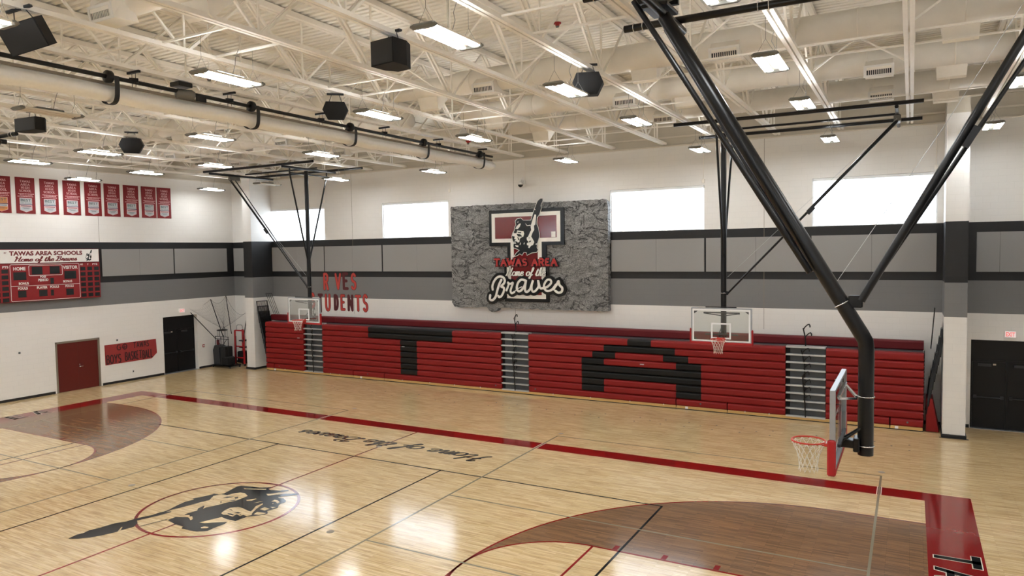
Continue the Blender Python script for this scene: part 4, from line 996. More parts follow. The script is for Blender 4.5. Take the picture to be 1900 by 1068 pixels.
def basket(name, loc, rz, label, kind, sx=1):
    """local frame: board faces -Y, mast behind it (+Y)"""
    t = empty(name, loc, rz, label, 'basketball hoop')
    W2, zb, zt = .915, 2.90, 3.97
    def P(nm, mb, mn=None, par=t): return mb.build(nm, mn, par)
    mb = MB(); mb.box(-W2 + .02, W2 - .02, -.012, 0.0, zb + .02, zt - .02); P('glass_backboard', mb, 'acrylic')
    mb = MB()
    f = lambda u, v, w: (u, -.012 - w, v)
    for (a, b, c, d) in ((-W2 + .03, W2 - .03, zt - .085, zt - .035), (-W2 + .03, W2 - .03, zb + .02, zb + .07), (-W2 + .03, -W2 + .08, zb + .07, zt - .085), (W2 - .08, W2 - .03, zb + .07, zt - .085),
                         (-.305, .305, 3.46, 3.51), (-.305, -.255, 3.06, 3.46), (.255, .305, 3.06, 3.46), (-.305, .305, 3.01, 3.06)):
        mb.rect(a, b, c, d, f, 0, .003)
    P('white_target_marking', mb, 'sill_white')
    mb = MB(); 
    for (a, b, c, d) in ((-W2, W2, zt - .03, zt + .005), (-W2, W2, zb - .01, zb + .03), (-W2 - .012, -W2 + .03, zb, zt), (W2 - .03, W2 + .012, zb, zt)):
        mb.bbox(a, b, -.02, .05, c, d, .005)
    P('board_frame', mb, 'aluminium')
    mb = MB()
    for q in (-1, 1):
        mb.poly([(q * .84, 3.87), (q * .84, 3.78), (q * .72, 3.87)], lambda u, v, w: (u, .004 + w, v), 0, .01); mb.poly([(q * .84, 2.97), (q * .84, 3.06), (q * .72, 2.97)], lambda u, v, w: (u, .004 + w, v), 0, .01)
    P('corner_gusset', mb, 'dark_paint')
    mb = MB()
    mb.bbox(-W2 - .045, W2 + .045, -.045, .06, zb - .06, zb + .015, .02)
    for q in (-1, 1): mb.bbox(min(q * (W2 - .0), q * (W2 + .05)), max(q * (W2 - .0), q * (W2 + .05)), -.045, .06, zb - .06, zb + .42, .02)
    P('edge_padding', mb, 'pad_red')
    # rim
    mb = MB(); cy = -.38
    mb.tube([(.229 * math.cos(a * math.pi / 18), cy + .229 * math.sin(a * math.pi / 18), 3.048) for a in range(36)], .0115, 8, closed=True)
    mb.tube([(.15, cy + .19, 3.035), (.07, -.02, 3.0)], .009, 6); mb.tube([(-.15, cy + .19, 3.035), (-.07, -.02, 3.0)], .009, 6)
    mb.bbox(-.10, .10, -.165, -.014, 3.005, 3.045, .006)
    mb.box(-.115, .115, -.028, -.013, 2.90, 3.06)
    for a in range(12):
        th = a * math.pi / 6 + .1; mb.tube([(.229 * math.cos(th), cy + .229 * math.sin(th), 3.04), (.225 * math.cos(th + .06), cy + .225 * math.sin(th + .06), 3.018)], .004, 4)
    rim = P('rim', mb, 'rim_orange')
    mb = MB(); mb.bbox(-.06, .06, -.15, -.05, 3.045, 3.052, .002); P('rim_label_plate', mb, 'white_paint', rim)
    nb, mn = net_mesh(.222, 3.03, .42)
    nb.v = [(v[0], v[1] + cy, v[2]) for v in nb.v]; P('net', nb, 'net_white')
    # mounting arms
    ym = .36
    mb = MB()
    mb.beam((-.55, .06, 3.82), (.55, .06, 3.82), .045, .04); mb.beam((-.55, .06, 3.80), (-.06, ym - .12, 3.72), .03, .03); mb.beam((.55, .06, 3.80), (.06, ym - .12, 3.72), .03, .03)
    P('upper_mount_arm', mb, 'chrome' if kind == 'main' else 'dark_paint')
    mb = MB(); mb.beam((-.5, .06, 3.14), (.5, .06, 3.14), .04, .04); P('lower_cross_bar', mb, 'dark_paint')
    mb = MB(); mb.bbox(-.09, .09, .02, ym - .08, 3.02, 3.13, .01); mb.bbox(-.13, .13, ym - .15, ym - .07, 2.98, 3.17, .01)
    for q in (-.1, .1): mb.tube([(q, .05, 3.1), (q * .6, ym, 3.35)], .015, 6)
    P('lower_mount_arm', mb, 'black_paint')
    rm = .102 if kind == 'main' else .086
    def clamp(par, c, ax, r):
        mb = MB(); c = Vector(c); ax = Vector(ax).normalized(); a = ax.cross(Vector((1, 0, 0))).normalized(); b = ax.cross(a)
        mb.tube([c + (a * math.cos(k * math.pi / 9) + b * math.sin(k * math.pi / 9)) * (r + .006) for k in range(18)], .008, 6, closed=True)
        P('u_bolt', mb, 'chrome', par)
    if kind == 'main':
        mb = MB(); bz = 4.50; tp = (0, -2.49, 9.42)
        mb.tube([(0, ym, 2.93), (0, ym, bz - .10), (0, ym - .012, bz + .02), (0, ym - .07, bz + .13), tp], rm, 20)
        mast = P('mast', mb, 'black_paint')
        clamp(mast, (0, ym, 3.75), (0, 0, 1), rm); clamp(mast, (0, ym, 3.06), (0, 0, 1), rm)
        d = (Vector(tp) - Vector((0, ym, bz))).normalized(); cpt = Vector((0, ym, bz)) + d * .62
        clamp(mast, cpt, d, rm)
        for q in (-1, 1):
            mb = MB(); mb.tube([(q * .80, -2.70, 9.46), Vector((q * .07, ym - .13, bz - .06)) + d * 1.2], .042, 10); P('side_strut', mb, 'black_paint')
        mb = MB(); mb.tube([(-1.05, -2.50, 9.46), (1.05, -2.50, 9.46)], .075, 12); P('pivot_tube', mb, 'black_paint')
        bk0 = cpt + Vector((0, .18, .05))
        mb = MB(); mb.bbox(-.05, .05, bk0.y - .10, bk0.y + .08, bk0.z - .10, bk0.z + .07, .012); P('brace_bracket', mb, 'black_paint')
        tA = Vector((-.0, 2.65, 9.46))
        for q, rr in ((.06, .055), (-.10, .03)):
            mb = MB(); mb.tube([(q * .3, bk0.y + .06, bk0.z), (q * 2.2, tA.y + (.0 if q > 0 else .25), tA.z)], rr, 10); P('fold_brace', mb, 'black_paint')
        mb = MB(); p1 = Vector((.04, bk0.y + (tA.y - bk0.y) * .50, bk0.z + (tA.z - bk0.z) * .50)); dd = (tA - bk0).normalized()
        mb.beam(p1 - dd * .14 + Vector((0, .09, -.05)), p1 + dd * .14 + Vector((0, .09, -.05)), .10, .12); P('safety_lock', mb, 'black_paint')
        mb = MB(); mb.tube([cpt + d * .35 + Vector((0, .1, 0)), p1 + Vector((0, -.2, .1)), (0, 2.4, 9.4)], .004, 5); P('hoist_cable', mb, 'silver')
        # ceiling frame: two pipes across the joists
        for q in (-1, 1):
            mb = MB(); mb.tube([(q * .88, -3.45, 9.60), (q * .88, 3.2, 9.60)], .062, 12); fr_ = P('frame_pipe', mb, 'black_paint')
            for yy in (-3.28, -3.12, -1.25, -1.09, .78, .94, 2.81, 2.97): clamp(fr_, (q * .88, yy, 9.6), (0, 1, 0), .066)
        mb = MB(); mb.tube([(-1.1, 2.65, 9.50), (1.1, 2.65, 9.50)], .05, 12); P('frame_pipe', mb, 'black_paint')
        mb = MB(); mb.beam((.14, -2.3, 9.66), (.14, -2.9, 9.66), .08, .10); mb.beam((-.14, -2.3, 9.66), (-.14, -2.9, 9.66), .08, .10); mb.bbox(-.3, .3, -2.75, -2.35, 9.50, 9.56, .01); P('winch_plate', mb, 'black_paint')
        mb = MB(); mb.lathe([(0, -.22), (.09, -.22), (.115, -.17), (.115, .12), (.085, .16), (0, .16)], (.26, -2.35, 9.66), (.5, .8, 0), 20)
        mb.bbox(.0, .12, -2.75, -2.52, 9.56, 9.80, .02); P('winch_motor', mb, 'motor_grey')
    else:
        mb = MB(); mb.tube([(0, ym, 2.93), (0, ym, 9.38)], rm, 18); mast = P('mast', mb, 'black_paint')
        clamp(mast, (0, ym, 4.42), (0, 0, 1), rm); clamp(mast, (0, ym, 3.06), (0, 0, 1), rm)
        for y1 in (-.58, 1.60):
            mb = MB(); mb.tube([(0, y1, 9.24), (0, ym + (.05 if y1 > 0 else -.05), 5.55)], .036, 10); P('side_strut', mb, 'black_paint')
        mb = MB(); mb.tube([(0, -.98, 9.47), (0, 2.15, 9.47)], .05, 12)
        mb.tube([(0, -.6, 9.24), (0, 1.65, 9.24)], .03, 8)
        for yy in (-.58, 1.60): mb.tube([(0, yy, 9.24), (0, yy, 9.47)], .03, 8)
        P('pivot_tube', mb, 'black_paint')
        b0 = Vector((sx * .13, ym, 4.42)); b1 = Vector((sx * 4.75, ym, 9.30))
        mb = MB(); mb.tube([b0, b0 + (b1 - b0) * .55], .03, 8); mb.tube([b0 + (b1 - b0) * .5, b1], .045, 10)
        mb.tube([b0 + Vector((0, .05, 0)), b1 + Vector((0, .28, 0))], .022, 8); P('fold_brace', mb, 'black_paint')
        mb = MB(); pm = b0 + (b1 - b0) * .52; mb.beam(pm - (b1 - b0).normalized() * .13 + Vector((0, 0, -.06)), pm + (b1 - b0).normalized() * .13 + Vector((0, 0, -.06)), .08, .10); P('safety_lock', mb, 'black_paint')
        mb = MB(); mb.bbox(min(0, sx * .14), max(0, sx * .14), ym - .05, ym + .05, 4.36, 4.48, .01); P('brace_bracket', mb, 'black_paint')
        mb = MB(); mb.tube([b0 + Vector((0, -.05, .5)), b1 + Vector((0, -.05, .05))], .004, 5); P('hoist_cable', mb, 'silver')
        for yy in (-.55, 2.47):
            mb = MB(); mb.tube([(-1.3 * sx, yy, 9.62), (5.38 * sx, yy, 9.62)], .055, 12); fr_ = P('frame_pipe', mb, 'black_paint')
            for xx in (-1.1, -.95, .95, 1.08, 2.98, 3.12, 4.9, 5.15): clamp(fr_, (sx * xx, yy, 9.62), (1, 0, 0), .06)
        mb = MB(); mb.tube([(sx * .2, ym + .85, 9.61), (sx * 4.7, ym + .85, 9.61)], .036, 10); P('frame_pipe', mb, 'black_paint')
        mb = MB(); mb.tube([(sx * 4.75, -.75, 9.50), (sx * 4.75, 2.9, 9.50)], .05, 12); P('frame_pipe', mb, 'black_paint')
        mb = MB(); mb.bbox(min(sx * 4.66, sx * 4.84), max(sx * 4.66, sx * 4.84), ym - .05, ym + .5, 9.28, 9.46, .02); P('winch_motor', mb, 'motor_grey')
        mb = MB(); mb.beam((-.47, -.01, 4.0), (.47, -.01, 4.0), .05, .03); P('top_board_pad', mb, 'black_paint')
    return t
basket('basketball_hoop', (13.105, 0, 0), -math.pi / 2, 'large black ceiling-hung basketball hoop in the right foreground, backboard seen edge on', 'main')
basket('basketball_hoop', (-13.105, 0, 0), math.pi / 2, 'black ceiling-hung basketball hoop at the far left end, only its top frame in view', 'main')
basket('basketball_hoop', (8.86, 11.50, 0), 0, 'black ceiling-hung basketball hoop with glass board in front of the letter A bleachers', 'side', 1)
basket('basketball_hoop', (-8.72, 11.46, 0), 0, 'black ceiling-hung basketball hoop with glass board in front of the left bleacher aisle', 'side', -1)

# ================================================================== ROOF JOISTS
ZBC, ZTC = 9.78, 11.21       # centre heights of the chords
CY = -0.25
def double_bar(p0, p1, gap, w, h):
    mb = MB()
    for s in (-1, 1): mb.beam(Vector(p0) + Vector((s * gap / 2, 0, 0)), Vector(p1) + Vector((s * gap / 2, 0, 0)), w, h)
    return mb
jx = [13.91 - 2.03 * k for k in range(-1, 16)]
j0 = empty('roof_joist', (jx[0], 0, 0), 0, 'long cream steel roof joist of twin angles and open zigzag web', 'roof joist', 'cream steel roof joists spanning the hall')
mb = double_bar((0, -15.95, ZBC), (0, 15.74, ZBC), .108, .076, .082); mb.build('bottom_chord', 'steel_cream', j0)
mb = double_bar((0, -16.1, ZTC), (0, 15.74, ZTC), .125, .105, .12); mb.build('top_chord', 'steel_cream', j0)
bn = [CY + 1.54 * (2 * k + 1) for k in range(-5, 5)]
tn = [CY + 3.08 * k for k in range(-5, 6)]
tn[-1] = 15.6; tn[0] = -16.05
zb_, zt_ = ZBC + .02, ZTC - .02
for y in bn:
    mb = MB(); mb.beam((0, y, zb_), (0, y, zt_), .035, .035); mb.build('vertical_strut', 'steel_cream', j0)
    for t_ in tn:
        if abs(t_ - y) < 2.2:
            inner = abs(t_ - CY) < abs(y - CY)
            off_ = (-.06 if t_ < y else .06)
            if inner: mb = double_bar((0, t_, zt_), (0, y + off_, zb_), .10, .045, .05)
            else: mb = MB(); mb.beam((0, t_, zt_), (0, y + off_, zb_), .05, .04)
            mb.build('diagonal_web', 'steel_cream', j0)
for y in (bn[0] - 1.2, bn[-1] + 1.1): mb = double_bar((0, y, zt_), (0, y, zb_), .1, .04, .04); mb.build('vertical_strut', 'steel_cream', j0)
for x in jx[1:]:
    c = copy_tree(j0); c.location = (x, 0, 0)
# bridging between joists (rows across the hall)
br0 = None
def bridging(xa, xb, y, z, cross=None):
    mb = MB(); mb.beam((xa + .08, y, z), (xb - .08, y, z), .045, .035); 
    o = mb.build('joist_bridging', 'steel_cream')
    tag(o, 'thin cream horizontal brace running between two roof joists', 'ceiling brace', 'cream braces between the roof joists')
bays = list(zip(jx[1:], jx[:-1]))
for i, (xa, xb) in enumerate(bays):
    rows = [5.44, 12.05] if xa > 4 else [5.2, 12.3]
    rows += [4.43, 10.85] if xa > 8 else [8.5]
    if 7 < xa < 9: rows += [-.3, .85]
    if 1 < xa < 3: rows += [1.78, 3.1, -1.24, -2.45]
    if xa < 1: rows += [1.0, -2.5]
    if (xa < 2.85 < xb) or (xa < -3.1 < xb):
        for ly in (13.25, 6.9, 2.6, -1.72, -6.1, -10.2, -13.8): rows += [ly - .58, ly + .58]
        rows = [r_ for r_ in rows if r_ not in (1.78, 3.1, -1.24, -2.45, 5.2, 12.3, 1.0, -2.5)]
    for y in rows: bridging(xa, xb, y, 9.80)
    for y in ((7.0,) if i % 2 else (3.9,)):
        mb = MB(); mb.beam((xa + .08, y, 9.85), (xb - .08, y, 11.12), .04, .03); mb.beam((xa + .08, y + .03, 11.12), (xb - .08, y + .03, 9.85), .04, .03)
        tag(mb.build('joist_bridging', 'steel_cream'), 'cream crossed diagonal brace between two roof joists', 'ceiling brace', 'cream crossed braces between the roof joists')

# ================================================================== DUCTS
def duct(y, s, label, boxes, grilles, r=.31):
    t = empty('air_duct', (0, y, 0), 0, label, 'air duct')
    ZC = 10.36
    mb = MB(); xs = [s * 1.05, s * 3.0, s * 3.35, s * 17.9]
    rr = [r * .82, r * .82, r, r]
    prof = [(0, 0), (rr[0] * .5, 0.0), (rr[0], .06)]
    d = 0
    mb.lathe([(0, 0), (rr[0] * .9, 0), (rr[0], .05), (rr[0], 1.95), (r, 2.3), (r, 16.9), (0, 16.9)], (s * 1.05, 0, ZC), (s, 0, 0), 28)
    mb.build('duct_body', 'duct_cream', t)
    for k in range(9):
        x = s * (1.9 + k * 1.85)
        q = rr[0] if k == 0 else r
        mb = MB(); mb.lathe([(q, -.018), (q + .012, -.012), (q + .012, .012), (q, .018)], (x, 0, ZC), (1, 0, 0), 28); mb.build('duct_seam', 'duct_cream', t)
    for x in boxes:
        mb = MB(); x *= s
        mb.add([(x - .33, -.10, ZC - .1), (x + .33, -.10, ZC - .1), (x + .33, .62, ZC - .1), (x - .33, .62, ZC - .1),
                (x - .30, .02, ZC - .56), (x + .30, .02, ZC - .56), (x + .30, .10, ZC - .60), (x - .30, .10, ZC - .60)],
               [(0, 1, 5, 4), (1, 2, 6, 5), (2, 3, 7, 6), (3, 0, 4, 7), (4, 5, 6, 7), (3, 2, 1, 0)])
        mb.build('rear_outlet_box', 'steel_cream', t)
    for x in grilles:
        x *= s
        mb = MB()
        # hood box reaching forward and down from the duct
        A = [(x - .29, -.16, ZC + .10), (x + .29, -.16, ZC + .10), (x + .31, -.50, ZC - .20), (x - .31, -.50, ZC - .20),
             (x - .31, .02, ZC - .40), (x + .31, .02, ZC - .40), (x + .31, -.46, ZC - .43), (x - .31, -.46, ZC - .43)]
        mb.add(A, [(0, 3, 2, 1), (4, 5, 6, 7), (0, 4, 7, 3), (1, 2, 6, 5), (0, 1, 5, 4)])
        g = mb.build('outlet_hood', 'duct_cream', t)
        c0, c1, c2, c3 = [Vector(A[i]) for i in (7, 6, 2, 3)]
        nrm = (c1 - c0).cross(c3 - c0).normalized()
        if nrm.y > 0: nrm = -nrm
        F = lambda u, v, w: tuple(c0 + (c1 - c0) * u + (c3 - c0) * v + nrm * w)
        mb = MB()
        for (a, b, c_, d_) in ((-.03, .07, -.08, 1.08), (.93, 1.03, -.08, 1.08), (.07, .93, -.08, .12), (.07, .93, .88, 1.08)): mb.poly([(a, c_), (b, c_), (b, d_), (a, d_)], F, -.01, .02)
        mb.build('grille_frame', 'white_paint', g)
        mb = MB(); mb.poly([(.05, .1), (.95, .1), (.95, .9), (.05, .9)], F, -.012, -.008); mb.build('grille_cavity', 'dark_paint', g)
        mb = MB()
        for k in range(1, 12): mb.poly([(.07 + k * .072 - .012, .12), (.07 + k * .072 + .012, .12), (.07 + k * .072 + .012, .88), (.07 + k * .072 - .012, .88)], F, -.006, .008)
        mb.poly([(.07, .6), (.93, .6), (.93, .88), (.07, .88)], F, -.004, .012)
        mb.build('grille_fin', 'steel_cream', g)
    return t
DB = [2.25, 8.45, 14.78]
duct(5.5, 1, 'fat cream round air duct nearest the camera, right half of hall', DB, [4.3, 10.40, 16.6])
duct(9.1, 1, 'cream round air duct, middle of the three on the right half', DB, [6.8, 13.26])
duct(12.4, 1, 'cream round air duct closest to the window wall on the right half', DB, [6.9, 13.2])
duct(5.5, -1, 'cream round air duct left of the divider curtain, nearest of three', DB, [4.3, 10.4, 16.6])
duct(9.1, -1, 'cream round air duct left of the divider curtain, middle one of three', DB, [6.8, 13.26])
duct(12.4, -1, 'cream round air duct left of the divider curtain, beside the window wall', DB, [6.9, 13.2])
duct(-2.95, 1, 'cream round air duct end with a white grille cut off by the top edge', [3.6], [1.75])
duct(-8.0, -1, 'cream round air duct on the left half near the camera side', DB, [4.3, 10.4])

# ================================================================== LIGHTS
def light(x, y, label, group, lit=1.0):
    z = 9.10
    t = empty('high_bay_light', (x, y, z), 0, label, 'ceiling light', group)
    mb = MB()
    for q in (-1, 1):
        # lengthwise grey rails
        mb.bbox(q * .13 - .085, q * .13 + .085, -.60, .60, .012, .05, .008)
    mb.bbox(-.06, .06, -.58, .58, .03, .06, .006)
    mb.build('fixture_body', 'fixture_white', t)
    if not isinstance(lit, str):
        mb = MB()
        for q in (-1, 1): mb.box(q * .13 - .05, q * .13 + .05, -.55, .55, .0505, .053)
        mb.build('added_uplight', 'uplight_fill', t)  # upward glow added to lift the dark ceiling
    for q in (-1, 1):
        mb = MB(); mb.bbox(-.225, .225, q * .64 - .06, q * .64 + .06, -.01, .065, .03); mb.build('end_cap', 'fixture_grey', t)
    for q in (-1, 1):
        mb = MB(); mb.box(q * .135 - .072, q * .135 + .072, -.575, .575, .002, .012)
        mb.build('led_strip', lit if isinstance(lit, str) else 'led_white', t)
    mb = MB(); mb.bbox(-.09, .09, -.30, .30, .06, .115, .01); mb.build('driver_box', 'fixture_grey', t)
    for q in (-1, 1):
        mb = MB()
        mb.tube([(-.15, q * .58, .05), (0, q * .58, .30)], .003, 4, cap=False); mb.tube([(.15, q * .58, .05), (0, q * .58, .30)], .003, 4, cap=False)
        mb.tube([(0, q * .58, .30), (0, q * .58, .67)], .004, 4, cap=False)
        mb.build('hanger_cable', 'fixture_grey', t)
    mb = MB(); mb.tube([(0, .1, .11), (.05, .12, .3), (-.03, .2, .45), (0, .25, .62)], .006, 5, cap=False); mb.build('power_cord', 'fixture_grey', t)
    return t
LX = [15.95, 11.77, 7.77, 2.85, -3.1, -8.35, -12.38, -16.58]
LY = [13.25, 6.9, 2.6, -1.72, -6.1, -10.2, -13.8]
colname = {15.95: 'far right column', 11.77: 'second column from right', 7.77: 'third column from right', 2.85: 'column right of curtain',
           -3.1: 'column left of curtain', -8.35: 'second left of curtain', -12.38: 'third left of curtain', -16.58: 'column beside banners'}
rowname = {13.25: 'window row', 6.9: 'second row', 2.6: 'third row', -1.72: 'fourth row',
           -6.1: 'fifth row', -10.2: 'sixth row', -13.8: 'seventh row'}
OFF = {(-3.1, -1.72), (-12.38, 13.25)}
GL = 'white twin-strip lights hung under the roof joists'
for x in LX:
    for y in LY:
        off_l = (x, y) in OFF
        st = 'unlit grey twin-strip ceiling light, ' if off_l else 'bright twin-strip ceiling light, '
        light(x, 13.02 if off_l and y > 13 else y, st + rowname[y] + ', ' + colname[x], GL, 'led_off' if off_l else 1.0)
# thick stem of the big foreground light
mb = MB(); mb.tube([(0, 0, .1), (0, 0, 2.1)], .018, 8); mb.lathe([(.05, 0), (.05, .03), (0, .03)], (0, 0, .1), (0, 0, 1), 12)
big = [o for o in bpy.data.objects if o.get('category') == 'ceiling light' and abs(o.location.x - 7.77) < .01 and abs(o.location.y + 1.72) < .01][0]
mb.build('stem_pipe', 'frame_taupe', big)

# ================================================================== LOUDSPEAKERS
def speaker(x, y, z, rz, tilt, label, w=.62, h=.40, d=.45, hexa=False):
    t = empty('hanging_speaker', (x, y, z), rz, label, 'loudspeaker'); 
    mb = MB()
    if hexa: prof = [(-w * .5, 0), (-w * .30, -d * .5), (w * .30, -d * .5), (w * .5, 0), (w * .30, d * .5), (-w * .30, d * .5)]
    else: prof = [(-w * .5, -d * .5), (w * .5, -d * .5), (w * .5, d * .1), (w * .28, d * .5), (-w * .28, d * .5), (-w * .5, d * .1)]
    ct, st = math.cos(tilt), math.sin(tilt)
    fr = lambda u, v, ww: (u, v * ct - ww * st, v * st + ww * ct)
    if hexa:
        hp = [(-w * .5, .02), (-w * .30, -h * .5), (w * .30, -h * .5), (w * .5, .02), (w * .36, h * .5), (-w * .36, h * .5)]
        mb.poly(hp, lambda u, v, ww: (u, -ww * ct - v * st, v * ct - ww * st), -d / 2, d / 2)
    else: mb.poly(prof, fr, -h / 2, h / 2)
    mb.build('cabinet', 'speaker_black', t)
    mb = MB(); s = .94
    fy = prof[1][1]
    u0, u1 = prof[0][0] if not hexa else prof[1][0], prof[1][0] if not hexa else prof[2][0]
    a, b = min(u0, u1) * s, max(u0, u1) * s
    gf = lambda u, v, ww: fr(u, fy - ww, v)
    if hexa: mb.poly([(p[0] * .92, p[1] * .92) for p in hp], lambda u, v, ww: (u, -(d / 2 + ww) * ct - v * st, v * ct - (d / 2 + ww) * st), 0, .012)
    else: mb.poly([(a, -h / 2 * s), (b, -h / 2 * s), (b, h / 2 * s), (a, h / 2 * s)], gf, 0, .012); mb.build('front_grille', 'black_rubber', t)
    mb = MB()
    for q in (-.16, .16): mb.tube([(q, 0, h / 2 - .02), (q * .5, 0, h / 2 + .20)], .008, 6)
    mb.bbox(-.2, .2, -.04, .04, h / 2 + .17, h / 2 + .21, .005)
    mb.build('hanging_bracket', 'dark_paint', t)
    return t
speaker(5.79, -.55, 9.40, -.12, 0, 'black boxy loudspeaker left of the biggest bright ceiling light', .56, .44, .56)
speaker(7.82, 3.62, 9.42, .35, .1, 'black six-sided loudspeaker at top centre right, beside an air duct', .66, .46, .52, True)
speaker(1.73, 2.35, 9.30, .7, .15, 'black six-sided loudspeaker just above the curtain drive pipe', .60, .42, .5, True)
tl_ = speaker(1.80, -4.62, 9.36, .55, .3, 'black tilted loudspeaker in the top left corner', .60, .44, .50)
tl_.rotation_euler = (.12, -.30, .55)
speaker(-6.39, -.35, 9.36, .1, 0, 'black flat-fronted loudspeaker hanging at the left edge', .86, .34, .40)
speaker(-8.42, 3.75, 9.48, .9, .15, 'small black six-sided loudspeaker above the banners', .72, .48, .54, True)

# ================================================================== DIVIDER CURTAIN
ct_ = empty('divider_curtain', (-.30, 0, 0), 0, 'rolled cream divider curtain hanging under the roof across mid court', 'divider curtain')
mb = MB(); mb.tube([(0, -15.2, 9.50), (0, 13.25, 9.50)], .045, 12); mb.build('drive_pipe', 'black_paint', ct_)
mb = MB(); pr = []
cx, cz = -.16, 9.20
for k in range(28):
    a = 2 * math.pi * k / 28
    r = .175 + .022 * math.cos(3 * a + .6)
    pr.append((cx + r * math.cos(a), cz + r * .95 * math.sin(a)))
ys = [-15.1 + i * .45 for i in range(64)]; ys = [y for y in ys if y < 13.4] + [13.45]
vs = []; fs = []
for i, y in enumerate(ys):
    for (a, b) in pr:
        sag = .018 * math.sin(y * 1.74) + .006 * math.sin(y * 7)
        vs.append((a, y, b + sag))
n = len(pr)
for i in range(len(ys) - 1):
    for k in range(n):
        k2 = (k + 1) % n; fs.append((i * n + k, i * n + k2, (i + 1) * n + k2, (i + 1) * n + k))
fs.append(tuple(range(n))); fs.append(tuple(reversed(range((len(ys) - 1) * n, len(ys) * n))))
mb.add(vs, [tuple(reversed(f)) for f in fs], None, True); mb.build('rolled_fabric', 'curtain_cream', ct_)
mb = MB()
mb.ribbon([(y, 0) for y in (-15.0, 13.4)], .10, lambda u, v, w: (cx + .05 + w, u, 9.385 + v * .6), 0, .03, smooth_n=0, caps=False); mb.build('hem_fold', 'curtain_dark', ct_)
for y in (-13.0, -9.3, -5.65, -2.05, 1.57, 5.15, 8.76, 12.35):
    mb = MB(); mb.lathe([(0, -.06), (.115, -.06), (.13, -.04), (.13, .04), (.115, .06), (0, .06)], (0, y, 9.50), (0, 1, 0), 18); mb.build('belt_drum', 'black_paint', ct_)
    mb = MB(); f = lambda u, v, w: (u, y + .09 - .045 + w, v)
    mb.ribbon([(.12, 9.52), (.135, 9.3), (.11, 9.08), (.02, 8.985), (-.16, 8.975), (-.33, 9.05), (-.36, 9.2), (-.2, 9.5)], .012, f, 0, .10, smooth_n=3, caps=False); mb.build('lift_belt', 'black_rubber', ct_)
for y in (-11, -7.5, -4.4, -1.5, .92, 3.97, 6.7, 9.6, 12.53):
    mb = MB(); mb.beam((-.20, y, 9.70), (.20, y, 9.70), .05, .05)
    mb.beam((-.05, y - .07, 9.53), (.05, y + .07, 9.53), .12, .09)
    for q in (-.06, .06): mb.tube([(q, y, 9.70), (q, y, 9.40)], .006, 5)
    mb.build('pipe_hanger', 'black_paint', ct_)
mb = MB(); mb.lathe([(0, -.2), (.09, -.2), (.11, -.16), (.11, .14), (.08, .2), (0, .2)], (.02, -.30, 9.46), (.4, 1, 0), 18); mb.build('drive_motor', 'motor_grey', ct_)
mb = MB(); mb.bbox(-.16, .16, -.55, -.2, 9.60, 9.70, .01); mb.build('motor_bracket', 'black_paint', ct_)
mb = MB(); mb.bbox(.0, .04, -.02, .25, 9.36, 9.50, .01); mb.build('limit_switch_box', 'black_paint', ct_)

# ================================================================== LOGO SIGN
sg = empty('logo_sign', (0, YW, 0), 0, 'large grey rock-textured sign with a red letter T logo above the bleachers', 'wall sign')
def SF(depth): return lambda u, v, w: (u, -depth - w, v)
rnd = random.Random(3)
def jag(x0, y0, x1, y1, amp, step=.09):
    L = math.hypot(x1 - x0, y1 - y0); n = max(2, int(L / step)); nx, ny = -(y1 - y0) / L, (x1 - x0) / L
    return [(x0 + (x1 - x0) * i / n + nx * rnd.uniform(-amp, amp), y0 + (y1 - y0) * i / n + ny * rnd.uniform(-amp, amp)) for i in range(n)]
out = jag(-3.66, 3.41, -1.98, 3.42, .02) + jag(-1.98, 3.42, -1.93, 3.34, .005) + [(-1.86, 3.27), (-1.75, 3.23), (-1.6, 3.24), (-1.48, 3.31), (-1.44, 3.40)] + jag(-1.44, 3.42, 3.58, 3.40, .02) + \
      jag(3.58, 3.40, 3.60, 7.66, .015) + [(3.56, 7.72), (3.46, 7.79)] + jag(3.44, 7.80, -3.72, 7.82, .02) + jag(-3.77, 7.82, -3.77, 3.50, .02)
mb = MB(); mb.poly(out, SF(0), 0.0, .28); mb.build('rock_slab', 'rock_face', sg)
Tout = [(-1.775, 7.56), (1.745, 7.56), (1.745, 6.045), (.93, 6.045), (1.03, 3.70), (-1.06, 3.70), (-.90, 6.06), (-1.775, 6.06)]
Tout = [(-1.775, 7.56), (1.745, 7.56), (1.745, 6.05), (.93, 6.05), (.95, 5.2), (1.03, 5.2), (1.03, 3.70), (-1.06, 3.70), (-1.06, 5.2), (-.90, 5.2), (-.90, 6.05), (-1.775, 6.05)]
Twh = [(-1.645, 7.42), (1.575, 7.42), (1.575, 6.195), (.72, 6.195), (.72, 5.2), (.89, 5.2), (.89, 3.84), (-.94, 3.84), (-.94, 5.2), (-.74, 5.2), (-.74, 6.195), (-1.645, 6.195)]
Trd = [(-1.48, 7.26), (1.41, 7.26), (1.41, 6.355), (.54, 6.355), (.54, 5.2), (.70, 5.2), (.70, 4.0), (-.74, 4.0), (-.74, 5.2), (-.585, 5.2), (-.585, 6.355), (-1.48, 6.355)]
mb = MB(); mb.poly(Tout, SF(.28), 0, .07); mb.build('letter_t_edge', 'sign_black', sg)
mb = MB(); mb.poly(Twh, SF(.35), 0, .004); mb.build('letter_t_white', 'sign_white', sg)
mb = MB(); mb.poly(Trd, SF(.354), 0, .004); mb.build('letter_t_red', 'sign_maroon', sg)
